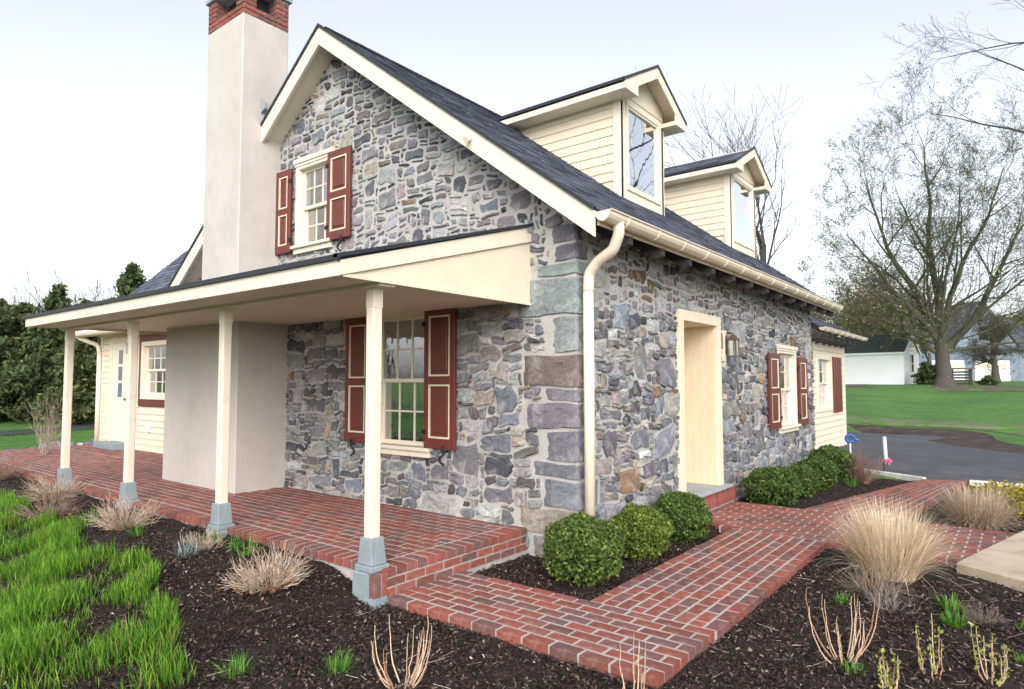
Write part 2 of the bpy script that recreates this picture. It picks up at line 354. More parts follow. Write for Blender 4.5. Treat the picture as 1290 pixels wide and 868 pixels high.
# ------------------------------------------------------------------ slab, kerbs
sp = [(2.735, 1.87), (3.205, 1.575), (4.9, .55), (6.6, 2.6), (3.9, 5.2), (3.32, 4.3)]
sb = MB(); sb.hull8([(x, y, -.09) for x, y in sp], [(x, y, .022) for x, y in sp])
sb.build('concrete_landing', SLAB, kind='structure', bevel=.008, label='tan concrete landing slab beside the brick walk')
kk = 0
def kerb(x0, y0, x1, y1, lab):
    d = np.array([x1-x0, y1-y0]); ln = np.linalg.norm(d); d /= ln; nrm = np.array([-d[1], d[0]])*.045
    pts = [(x0+nrm[0], y0+nrm[1]), (x0-nrm[0], y0-nrm[1]), (x1-nrm[0], y1-nrm[1]), (x1+nrm[0], y1+nrm[1])]
    m = MB(); m.hull8([(x, y, -.1) for x, y in pts], [(x, y, .018) for x, y in pts])
    return m.build('kerb_stone', mat('pale_kerb', (.60, .60, .58), .85, n1=(6, .2), bump=(30, .005)), bevel=.008, label=lab, cat='kerb', origin=(x0, y0, 0))
kerb(.15, 8.62, 1.05, 8.22, 'pale kerb edging along the driveway nearest the cream wing corner')
kerb(1.07, 8.2, 1.92, 7.7, 'pale kerb edging along the driveway just left of the end of the brick walk')
kerb(2.52, 7.82, 3.6, 7.82, 'pale kerb edging along the driveway behind the yellow shrub')
kerb(3.62, 7.82, 5.2, 7.84, 'pale kerb edging along the driveway at the right edge of view')

# ------------------------------------------------------------------ STONE HOUSE
house = thing('stone_house', (0, 0, 0), 'stone house with cream trim, two dormers, stucco chimney and brick floored porch', 'house')
WL = -7.3; LY = 8.62; SL = .755; ZR = 6.188; XR = -3.652; XE = .387
roofz = lambda x: ZR-SL*abs(x-XR)
WTOP = lambda x: roofz(x)-.16
# openings
OG = [(-4.50, -3.75, 3.42, 4.60), (-2.86, -1.93, .86, 2.43)]
OE = [(2.33, 3.44, -.3, 2.36), (6.30, 7.30, .82, 2.14)]
def wall_panel(T, a0, a1, z0, top, holes, th, name, breaks=(), m_=None):
    m = MB(T); xs = sorted(set([a0, a1]+[h[0] for h in holes]+[h[1] for h in holes]+list(breaks)))
    for s, e in zip(xs[:-1], xs[1:]):
        hs = sorted([h for h in holes if h[0] <= s+1e-6 and h[1] >= e-1e-6], key=lambda h: h[2]); z = z0
        for h in hs:
            if h[2] > z: m.hull8([(s, 0, z), (e, 0, z), (e, -th, z), (s, -th, z)], [(s, 0, h[2]), (e, 0, h[2]), (e, -th, h[2]), (s, -th, h[2])])
            z = h[3]
        m.hull8([(s, 0, z), (e, 0, z), (e, -th, z), (s, -th, z)], [(s, 0, top(s)), (e, 0, top(e)), (e, -th, top(e)), (s, -th, top(s))])
    return m.build(name, m_ or MORTAR, house)
gwall = wall_panel(G, WL, 0, -.3, WTOP, OG, .45, 'gable_wall', breaks=(XR,))
ewall = wall_panel(E_, .45, LY, -.3, lambda a: 3.2, OE, .45, 'side_wall')
MB().box(WL, WL+.3, .45, LY, -.3, 3.2).box(WL+.3, -.45, LY-.3, LY, -.3, 3.2).build('back_wall', MORTAR, house)
gf = MB(); gf.poly([(WL, LY-.01, 3.1), (0, LY-.01, 3.1), (XR, LY-.01, ZR-.17)]); gf.build('far_gable', CREAM, house)

# --- rubble stones
PAL = [((.24, .26, .31), 18), ((.215, .205, .245), 15), ((.30, .29, .32), 14), ((.29, .32, .33), 8), ((.40, .41, .42), 14), ((.40, .36, .31), 8), ((.36, .25, .17), 3), ((.13, .135, .16), 8), ((.26, .23, .24), 7), ((.50, .50, .49), 7), ((.33, .31, .31), 10)]
PT = sum(p[1] for p in PAL)
def stone_col(r=RNG):
    k = r.uniform(0, PT)
    for c, w_ in PAL:
        k -= w_
        if k < 0: break
    f = r.choice((r.uniform(.34, .7), r.uniform(.5, .95), r.uniform(.6, 1.2))); g_ = sum(c)/3; return tuple((g_+(x-g_)*1.0)*f*r.uniform(.95, 1.05) for x in c)
def warp(a, z):
    return (a+.016*sin(z*5.1+a*1.3)+.010*sin(z*11.7-a*3.1+2)+.008*sin(z*33+a*17), z+.009*sin(a*29-z*13)+.030*sin(a*2.3+z*1.9)+.010*sin(a*9.3+z*6.2+1))
def pack(a0, a1, z0, z1, ok, big, rng, roundf):
    cu, cz = .056, .046; nu = int(round((a1-a0)/cu)); nz = int(round((z1-z0)/cz)); occ = np.zeros((nu, nz), bool)
    for i in range(nu):
        for j in range(nz):
            if not ok(a0+(i+.5)*cu, z0+(j+.5)*cz): occ[i, j] = True
    R = []
    for (w0, w1, h0, h1, cnt, cond) in big:
        for _ in range(cnt):
            w_, h = rng.randint(w0, w1), rng.randint(h0, h1); i, j = rng.randint(0, max(0, nu-w_)), rng.randint(0, max(0, nz-h))
            if cond and not cond(a0+(i+w_/2)*cu, z0+(j+h/2)*cz): continue
            if i+w_ <= nu and j+h <= nz and not occ[i:i+w_, j:j+h].any(): occ[i:i+w_, j:j+h] = True; R.append((i, j, w_, h))
    order = [(i, j) for j in range(nz) for i in range(nu)]
    for i, j in order:
        if occ[i, j]: continue
        h = rng.choice((2, 2, 2, 3, 3, 1)); w_ = rng.choice((2, 3, 3, 4, 5)) if h < 3 else rng.choice((2, 3, 4))
        w_ = min(w_, nu-i); h = min(h, nz-j)
        while w_ > 1 and occ[i:i+w_, j].any(): w_ -= 1
        while h > 1 and occ[i:i+w_, j:j+h].any(): h -= 1
        occ[i:i+w_, j:j+h] = True; R.append((i, j, w_, h))
    return [(a0+i*cu, a0+(i+w_)*cu, z0+j*cz, z0+(j+h)*cz) for i, j, w_, h in R]
def stone_geo(T, r4, holes, lim, rng, gap, rnd, prot):
    a0, a1, z0, z1 = r4; w_, h = a1-a0, z1-z0; m = min(w_, h); P = []
    def cc(): return rng.uniform(.04, .50)*m*min(rnd, 1)
    c = [(cc(), cc()) for _ in range(4)]
    j = lambda s=.05: rng.uniform(-s, s)*m
    raw = [(a0+c[0][0], z0), ((a0+a1)/2+j(.5), z0+abs(j(.14))), (a1-c[1][0], z0+j(.05)), (a1, z0+c[1][1]), (a1-abs(j(.12)), (z0+z1)/2+j(.2)), (a1, z1-c[2][1]),
           (a1-c[2][0], z1), ((a0+a1)/2+j(.5), z1-abs(j(.16))), (a0+c[3][0], z1-abs(j(.08))), (a0, z1-c[3][1]), (a0+abs(j(.12)), (z0+z1)/2+j(.2)), (a0, z0+c[0][1])]
    ca, cz = (a0+a1)/2, (z0+z1)/2; ra = rng.gauss(0, .07)*(1.6 if m < .1 else 1); cr_, sr_ = cos(ra), sin(ra)
    for a, z in raw:
        a, z = ca+((a-ca)*cr_-(z-cz)*sr_)*.985, cz+((a-ca)*sr_+(z-cz)*cr_)*.985
        sx, sz = 1-2*gap/max(w_, .03), 1-2*gap/max(h, .03)
        a, z = ca+(a-ca)*max(sx, .5), cz+(z-cz)*max(sz, .5)
        a, z = warp(a, z)
        a = min(max(a, lim[0]), lim[1])
        for hh in holes:
            if hh[0] < a < hh[1] and hh[2] < z < hh[3]:
                da = min((a-hh[0], hh[0]), (hh[1]-a, hh[1])); dz = min((z-hh[2], hh[2]), (hh[3]-z, hh[3]))
                if da[0] < dz[0]: a = da[1]
                else: z = dz[1]
        P.append((a, z))
    ca = sum(p[0] for p in P)/12; cz = sum(p[1] for p in P)/12; n = 12
    tx, tz = rng.uniform(-.06, .06), rng.uniform(-.10, .10)
    def dep(a, z, k): return prot+tx*(a-ca)+tz*(z-cz)+rng.uniform(-.003, .003)*k
    V = [(a, -.015, z) for a, z in P]
    bv = min(.007, m*.1)
    def ins(a, z, q):
        L = sqrt((a-ca)**2+(z-cz)**2)+1e-6; k = max(0, 1-q/L); return ca+(a-ca)*k, cz+(z-cz)*k
    for a, z in P: a2, z2 = ins(a, z, bv); V.append((a2, dep(a2, z2, 1)-.006, z2))
    for a, z in P: a2, z2 = ca+(a-ca)*.62+rng.uniform(-.008, .008), cz+(z-cz)*.62+rng.uniform(-.006, .006); V.append((a2, dep(a2, z2, 2), z2))
    V.append((ca, dep(ca, cz, 2)+rng.uniform(-.002, .004), cz))
    F = []
    for s in (0, n):
        for i in range(n): F.append((s+i, s+(i+1) % n, s+n+(i+1) % n, s+n+i))
    for i in range(n): F.append((2*n+i, 2*n+(i+1) % n, 3*n))
    V = [T(*v) for v in V]; return V, F, (T(ca, prot, cz), w_*h)
STN = []
rs = random.Random(3)
QZ = [(-.06, .16), (.16, .42), (.42, .70), (.70, .86), (.86, 1.16), (1.16, 1.42), (1.42, 1.56), (1.56, 1.88), (1.88, 2.24), (2.24, 2.62), (2.62, 2.76), (2.76, 2.93), (2.93, 3.12)]
QG = [.55, .72, .42, .55, .40, .62, .40, .66, .34, .74, .50, .30, .34]
QE = [.30, .22, .42, .25, .35, .2, .3, .35, .22, .30, .3, .28, .22]
def okg(a, z):
    if z > WTOP(a)+.03 or a > -.0: return False
    for h in OG:
        if h[0]-.01 < a < h[1]+.01 and h[2]-.01 < z < h[3]+.01: return False
    if -6.70 < a < -4.70 and z < 2.3 or -5.92 < a < -4.98 and z > 2.9: return False
    for (q0, q1), g in zip(QZ, QG):
        if q0 <= z < q1 and a > -g: return False
    return True
def oke(a, z):
    for h in OE:
        if h[0]-.01 < a < h[1]+.01 and h[2]-.01 < z < h[3]+.01: return False
    for (q0, q1), g in zip(QZ, QE):
        if q0 <= z < q1 and a < g: return False
    return True
low = lambda a, z: z < 2.8 and a > -1.9
biggg = [(7, 11, 5, 8, 40, low), (5, 8, 4, 6, 90, low), (4, 7, 3, 5, 300, lambda a, z: z < 2.8), (3, 4, 5, 6, 40, None), (4, 6, 3, 5, 460, lambda a, z: z >= 2.8), (3, 6, 2, 4, 1600, None), (2, 3, 3, 4, 500, None)]
for r4 in pack(-7.3, 0, -.1, 6.1, okg, biggg, rs, 1):
    up = r4[2] > 2.75
    if r4[3] < .19 and r4[1] < -.6 : continue
    STN.append(stone_geo(G, r4, OG, (WL, 0), rs, rs.uniform(.009, .018) if up else rs.uniform(.002, .008), 1.25 if up else 1.0, rs.uniform(.006, .028) if up else rs.uniform(.012, .038)))
bigee = [(6, 10, 5, 8, 60, lambda a, z: z < 2.3), (5, 8, 3, 6, 320, lambda a, z: z < 2.3), (3, 4, 5, 7, 60, lambda a, z: z < 2.3), (3, 6, 2, 4, 1500, None), (2, 3, 3, 4, 400, None)]
for r4 in pack(0, LY, -.1, 3.2, oke, bigee, rs, 1):
    up = r4[2] > 2.3
    STN.append(stone_geo(E_, r4, OE, (0, LY), rs, rs.uniform(.008, .016) if up else rs.uniform(.002, .008), 1.2 if up else 1.0, rs.uniform(.006, .026) if up else rs.uniform(.010, .040)))
# quoins wrap the corner
def quoin(q0, q1, g, e, rng):
    gp = .010; pr = rng.uniform(.012, .024); z0, z1 = q0+gp, q1-gp; ring = []
    n1 = max(3, int(g/.09)); n2 = max(2, int(e/.09))
    for i in range(n1): ring.append((-g+gp+(g-gp-.012)*i/(n1-1), 0, 0 if i < n1-1 else .25, -1))
    for i in range(n2): ring.append((0, .012+(e-gp-.012)*i/(n2-1), 1, 0 if i else -.25))
    K = len(ring); V = []; nl = max(4, int((z1-z0)/.05)+3)
    lv = [z0, z0+.010]+[z0+(z1-z0)*k/(nl-3) for k in range(1, nl-3)]+[z1-.010, z1]; nl = len(lv)
    for li, z in enumerate(lv):
        for i, (x, y, nx, ny) in enumerate(ring):
            ed = li in (0, nl-1) or i in (0, K-1); p_ = (-.012 if ed else pr+rng.uniform(-.006, .007))
            wz = .010*sin(x*9+li*.3+q0*7)+rng.uniform(-.005, .005); wx = rng.uniform(-.010, .014) if i in (0, K-1) else rng.uniform(-.004, .004)
            V.append((x+nx*p_+(wx if i < n1 else 0), y+ny*p_+(-abs(wx) if i >= n1+1 else 0), z+wz))
    F = [(l*K+i, l*K+i+1, l*K+i+K+1, l*K+i+K) for l in range(nl-1) for i in range(K-1)]
    return V, F, ((0, 0, (z0+z1)/2), .5)
QC = [(.34, .33, .33), (.42, .37, .31), (.26, .28, .34), (.22, .23, .28), (.25, .24, .30), (.27, .25, .31), (.29, .28, .33), (.25, .20, .19), (.34, .38, .40), (.30, .36, .38), (.30, .38, .39), (.19, .19, .25), (.20, .20, .26)]
QU = [quoin(q0, q1, g, e, rs) for (q0, q1), g, e in zip(QZ, QG, QE)]
scs = sorted(((-pxsize(s[2][0], sqrt(s[2][1])), k) for k, s in enumerate(STN)))
bigs = set(k for _, k in scs[:300-len(QU)]); V = []; Fc = []; Cc = []
for k, (sv, sf, (cen, ar)) in enumerate(STN):
    c = stone_col(rs)
    wall = gwall if abs(cen[1]) < .1 and cen[0] < 0 else ewall
    if k in bigs: add_np('stone', sv, sf, STONE, wall, np.tile(c, (len(sf), 1)), origin=cen)
    else: n = len(V); V += sv; Fc += [tuple(n+i for i in f) for f in sf]; Cc += [c]*len(sf)
add_np('stones', V, Fc, STONE, house, np.array(Cc), kind='stuff')
for (sv, sf, (cen, ar)), c in zip(QU, QC): c = tuple((sum(c)/3+(x-sum(c)/3)*.8)*.72 for x in c); add_np('stone', sv, sf, STONE, gwall, np.tile(c, (len(sf), 1)), origin=cen)

# --- roof
def shingles(T0, parent, a0, a1, L, nrm_z, keep=None, tab=.30, course=.145, name='shingles', base=(.100, .110, .145)):
    """T0(a, s, h): a along the eave, s up the slope from the eave, h above the deck"""
    V = []; F = []; C = []; nc = int(L/course); r = random.Random(5)
    for j in range(nc):
        s0 = j*course; s1 = min(s0+course*1.25, L); a = a0-r.uniform(0, tab)
        while a < a1:
            w_ = tab*r.uniform(.4, 1.1); b0, b1 = max(a, a0), min(a+w_, a1); a += w_
            if b1-b0 < .02 or (keep and not keep((b0+b1)/2, s0)): continue
            hh = .012+r.uniform(0, .009); n = len(V); so = r.choice((0, 0, -.012))
            V += [T0(b0, s0+so, .002), T0(b1, s0+so, .002), T0(b1, s0+so, hh), T0(b0, s0+so, hh), T0(b1, s1, .004), T0(b0, s1, .004)]
            F += [(n, n+1, n+2, n+3), (n+3, n+2, n+4, n+5)]; f = r.uniform(.65, 1.5); c = tuple(x*f for x in base); C += [c, c]
    return add_np(name, V, F, SHING, parent, np.array(C), kind='stuff')
cs = 1/sqrt(1+SL*SL); sn = SL*cs
Y0, Y1 = -.30, LY+.30
rf = MB()
for sg in (1, -1):
    P = [(XR, ZR-.02), (XR+sg*(XE-XR), 3.136-.02), (XR+sg*(XE-XR), 3.136-.11), (XR, ZR-.13)]
    rf.hull8([(x, Y0+.02, z) for x, z in P], [(x, Y1, z) for x, z in P])
roof = rf.build('roof', DARKW, house)
Lr = (XE-XR)/cs
for sg in (1, -1): shingles(lambda a, s, h, sg=sg: (XR+sg*((XE-XR)-s*cs+h*sn), a, 3.136-.02+s*sn+h*cs), roof, Y0, Y1, Lr, 1)
MB().hull8([(XR-.14, Y0-.01, ZR-.075), (XR, Y0-.01, ZR+.03), (XR+.14, Y0-.01, ZR-.075)], [(XR-.14, Y1, ZR-.075), (XR, Y1, ZR+.03), (XR+.14, Y1, ZR-.075)]).build('ridge_cap', SHING, roof, cols=True)
for o_ in ():
    pass
for sg in (1, -1):   # rake boards, black drip edge and the soffit behind them
    def rk(u0, u1, y0, y1, nm, m, xe=XE, xs=XR):
        q = [(xs, ZR+u0), (XR+sg*(xe-XR), 3.136+SL*(XE-xe)+u0), (XR+sg*(xe-XR), 3.136+SL*(XE-xe)+u1), (xs, ZR+u1)]
        return MB().hull8([(x, y0, z) for x, z in q], [(x, y1, z) for x, z in q]).build(nm, m, house)
    rk(-.265, -.035, Y0-.015, Y0+.018, 'rake_board', CREAMW, xe=XE if sg > 0 else XE)
    rk(-.034, .006, Y0-.035, Y0+.02, 'drip_edge', FLASH)
    rk(-.20, -.14, Y0+.02, -.002, 'rake_soffit', CREAM, xe=.05)
# spotlight on the rake
m = MB(); xx = -1.05; zz = roofz(xx)-.15; m.tube([(xx, Y0-.015, zz), (xx, Y0-.05, zz)], .03, 10); m.tube([(xx+.02, Y0-.05, zz-.01), (xx+.03, Y0-.12, zz-.05)], [.02, .035], 10); m.build('spotlight', GUTM, house, smooth=False)
# rafter tails, fascia and the gutter
y = .30
while y < LY+.1:
    m = MB(); xa, xb = 0.0, .44
    za, zb = roofz(xa)-.11, roofz(.387)-.11
    m.hull8([(-.02, y, za-.02), (.40, y, zb-.005), (.40, y, zb-.12), (.33, y, zb-.15), (-.02, y, za-.20)], [(-.02, y+.085, za-.02), (.40, y+.085, zb-.005), (.40, y+.085, zb-.12), (.33, y+.085, zb-.15), (-.02, y+.085, za-.20)])
    m.build('rafter_tail', DARKW, house, bevel=.004); y += .70
MB().box(.385, .405, Y0+.05, Y1, 2.98, 3.10).build('fascia', CREAM, house)
def gutter(x0, y0, y1, z, parent, r=.075):
    m = MB(); prof = []
    for k in range(9): a = pi+pi*k/8; prof.append((x0+r+cos(a)*r, z+sin(a)*r*1.15))
    prof.append((x0+2*r+.012, z+.006)); inner = [(x, zz+.004) for x, zz in prof]
    n = len(prof)
    for (ya, yb) in ((y0, y1),):
        b = len(m.v)
        for yy in (ya, yb):
            for x, zz in prof: m.v.append((x, yy, zz))
        for i in range(n-1): m.f.append((b+i, b+i+1, b+n+i+1, b+n+i)); m.c.append((.5,)*3)
    for yy in (y0, y1): m.poly([(x, yy, zz) for x, zz in prof])
    g = m.build('gutter', GUTM, parent, smooth=False)
    m2 = MB(); m2.tube([(x0+2*r+.006, y0, z+.004), (x0+2*r+.006, y1, z+.004)], .008, 6); m2.build('gutter_lip', GUTM, g)
    y = y0+.35
    while y < y1:
        h = MB(); h.tube([(x0+r+cos(a)*(r+.004), y, z+sin(a)*(r+.004)*1.15) for a in [pi+pi*k/10 for k in range(11)]], .006, 5); h.build('hanger', GUTM, g); y += .62
    return g
gutter(.39, Y0, Y1, 3.085, house)
def downspout(P, parent, r=.05, z0=.12):
    m = MB(); Q = [];
    for i in range(len(P)-1):       # corrugated elbow
        for k in range(8): t = k/8; Q.append(tuple(P[i][j]*(1-t)+P[i+1][j]*t for j in range(3)))
    Q.append(P[-1])
    for _ in range(3): Q = [Q[0]]+[tuple((Q[i-1][j]+2*Q[i][j]+Q[i+1][j])/4 for j in range(3)) for i in range(1, len(Q)-1)]+[Q[-1]]
    m.tube(Q, [r*(1+.05*(i % 2)) for i in range(len(Q))], 14); d = MB().tube([P[-1], (P[-1][0], P[-1][1], z0)], [r, r], 16)
    dd = d.build('downspout', GUTM, parent, smooth=True); m.build('elbow', GUTM, dd, smooth=True)
    for z in (): MB().box(P[-1][0]-.07, P[-1][0]+.052, P[-1][1]-.056, P[-1][1]+.056, z, z+.03).build('bracket', GUTM, dd)
downspout([(.475, -.04, 3.03), (.475, -.03, 2.93), (.40, 0, 2.80), (.22, .03, 2.72), (.12, .04, 2.62), (.11, .04, 2.45)], house)

# --- dormers
def dormer(yc, hw, zt, lab):
    d = reg(bpy.data.objects.new('dormer', None), 'dormer', house, (-.94, yc, 4.1), label=lab)
    xf = -.94; y0, y1 = yc-hw, yc+hw; ze = zt-.67; zb = roofz(xf)
    xk = XR+(ZR-ze)/SL
    # cheeks
    m = MB()
    for s, ya, yb in ((-1, y0, y0+.05), (1, y1-.05, y1)):
        m.hull8([(xf, ya, zb-.1), (xf, ya, ze), (xk-.1, ya, ze)], [(xf, yb, zb-.1), (xf, yb, ze), (xk-.1, yb, ze)])
    m.hull8([(xf-.05, y0+.05, ze), (xf-.05, y1-.05, ze), (xf-.05, yc, zt-.08)], [(xf-.1, y0+.05, ze), (xf-.1, y1-.05, ze), (xf-.1, yc, zt-.08)])
    m.build('cheek_wall', SIDING, d)
    # siding boards on both cheeks
    z = zb-.02; ex = .128
    while z < ze-.02:
        zz = min(z+ex+.015, ze); xa = XR+(ZR-z)/SL*1.0+0; xb = max(XR+(ZR-min(zz, ze))/SL, xk)
        for s in (-1, 1):
            yy = y0 if s < 0 else y1; o1, o2 = yy+s*.022, yy+s*.006
            q0 = max(xk, XR+(ZR-z)/SL-.02)
            if xf-.12-q0 > .05:
                q1 = max(xk, XR+(ZR-zz)/SL-.02)
                b = MB().hull8([(q0, yy, z), (xf-.10, yy, z), (xf-.10, yy, zz), (q1, yy, zz)], [(q0, o1, z), (xf-.10, o1, z), (xf-.10, o2, zz), (q1, o2, zz)])
                b.build('siding_board', SIDING, d)
        z += ex
    # corner boards and the front face with the window
    for s in (-1, 1):
        yy = y0 if s < 0 else y1
        MB().box(xf-.11, xf-.051, min(yy, yy+s*.03), max(yy, yy+s*.03), zb-.04, ze).build('corner_board', CREAMW, d)
    f = MB(); wy0, wy1, wz0, wz1 = y0+.185, y1-.185, zb+.17, ze-.02
    f.box(xf-.05, xf, y0-.03, wy0, zb-.03, ze); f.box(xf-.05, xf, wy1, y1+.03, zb-.03, ze); f.box(xf-.05, xf, wy0, wy1, zb-.03, wz0); f.box(xf-.05, xf, wy0, wy1, wz1, ze)
    zsh = zt-.53*hw/(hw+.31)-.09; f.hull8([(xf-.05, y0, ze), (xf-.05, y1, ze), (xf-.05, y1, zsh), (xf-.05, yc, zt-.07), (xf-.05, y0, zsh)], [(xf, y0, ze), (xf, y1, ze), (xf, y1, zsh), (xf, yc, zt-.07), (xf, y0, zsh)]); f.build('front_panel', CREAMW, d)
    MB().box(xf-.0, xf+.014, y0+.02, y1-.02, ze+.10, ze+.125).build('frieze_board', CREAM, d, bevel=.003)
    fr = MB(); t = .045
    for a in ((wy0-.05, wy0, wz0-.05, wz1+.05), (wy1, wy1+.05, wz0-.05, wz1+.05), (wy0, wy1, wz0-.05, wz0), (wy0, wy1, wz1, wz1+.05)): fr.box(xf, xf+.022, *a)
    for a in ((wy0, wy0+.03, wz0, wz1), (wy1-.03, wy1, wz0, wz1), (wy0+.03, wy1-.03, wz0, wz0+.03), (wy0+.03, wy1-.03, wz1-.03, wz1)): fr.box(xf-.035, xf+.008, *a)
    fr.build('window_frame', CREAMW, d, bevel=.003)
    MB().box(xf-.026, xf-.020, wy0+.028, wy1-.028, wz0+.028, wz1-.028).build('pane', GLASS2, d)
    MB().box(xf-.30, xf-.28, wy0, wy1, wz0, wz1).build('blind', CURT, d)  # pale sheet added behind the glass to brighten the sky-reflecting panes
    # gable roof: eave boxes, rake boards, deck, shingles
    xo = xf+.22; ov = .31; sl = (zt-(ze+.14))/(hw+ov); zz = lambda y: zt-sl*abs(y-yc)
    ye = hw+ov; dk = MB()
    for s in (-1, 1):
        yo = yc+s*ye; za = zz(yo); xb = XR+(ZR-za)/SL; xb2 = XR+(ZR-zt)/SL
        dk.hull8([(xo, yc, zt-.02), (xo, yo, za-.02), (xb-.15, yo, za-.02), (xb2-.1, yc, zt-.02)], [(xo, yc, zt-.06), (xo, yo, za-.06), (xb-.15, yo, za-.06), (xb2-.1, yc, zt-.06)])
    rr_ = dk.build('dormer_roof', CREAM, d)
    for s in (-1, 1):
        yo = yc+s*ye; za = zz(yo)
        MB().hull8([(xo+.01, yo-s*.02, za-.04), (xo+.01, yo+s*.02, za-.04), (xo+.01, yo+s*.02, za+.004), (xo+.01, yo-s*.02, za+.004)], [(XR+(ZR-za)/SL, yo-s*.02, za-.04), (XR+(ZR-za)/SL, yo+s*.02, za-.04), (XR+(ZR-za)/SL, yo+s*.02, za+.004), (XR+(ZR-za)/SL, yo-s*.02, za+.004)]).build('drip_edge', FLASH, d)
        # fascia along the side and boxed soffit
        xb = XR+(ZR-za)/SL
        MB().hull8([(xo, yo-s*.022, za-.03), (xo, yo, za-.03), (xo, yo, za-.14), (xo, yo-s*.022, za-.14)], [(xb+.02, yo-s*.022, za-.03), (xb+.02, yo, za-.03), (xb+.2, yo, za-.14), (xb+.2, yo-s*.022, za-.14)]).build('eave_fascia', CREAMW, d)
        a_, b_ = sorted((yc+s*(hw-.0), yo-s*.022))
        MB().box(xb+.1, xo-.0, a_, b_, za-.138, za-.12).build('eave_soffit', CREAM, d)
        # rake board with square return block
        yi = yc+s*(hw-.05)
        q = [(yc, zt-.03), (yo, za-.03), (yo, za-.14), (yi, za-.14), (yi, za-.06), (yc, zt-.20)] if 0 else [(yc, zt-.03), (yo, za-.03), (yo, za-.142), (yi, za-.142), (yi, zz(yi)-.19), (yc, zt-.19)]
        MB().hull8([(xo, y, z) for y, z in q], [(xo+.022, y, z) for y, z in q]).build('dormer_rake_board', CREAMW, d)
        a_, b_ = sorted((yi, yo-s*.024)); MB().box(xf+.001, xo-.001, a_, b_, za-.139, za-.08).build('return_box', CREAM, d)
        cs2 = 1/sqrt(1+sl*sl)
        q = [(yc, zt+.012), (yo+s*.02, za+.012-sl*.02), (yo+s*.02, za-.03-sl*.02), (yc, zt-.03)]
        MB().hull8([(xo, y, z) for y, z in q], [(xo+.035, y, z) for y, z in q]).build('drip_edge', FLASH, d)
        Ld = ye/cs2
        def T0(a, q_, h, s=s, za=za, yo=yo): return (a, yo-s*(q_*cs2)+s*h*sl*cs2, za-.02+q_*sl*cs2+h*cs2)
        shingles(T0, d, -3.7, xo, Ld, 1, keep=lambda a, q_, za=za: a > XR+(ZR-(za+q_*sl*cs2))/SL-.1, name='dormer_shingles')
    return d
dormer(3.31, .66, 6.15, 'dormer nearest the chimney gable, reflecting tree branches in its window')
dormer(7.60, .72, 6.20, 'dormer farther from the gable, nearer the cream wing')

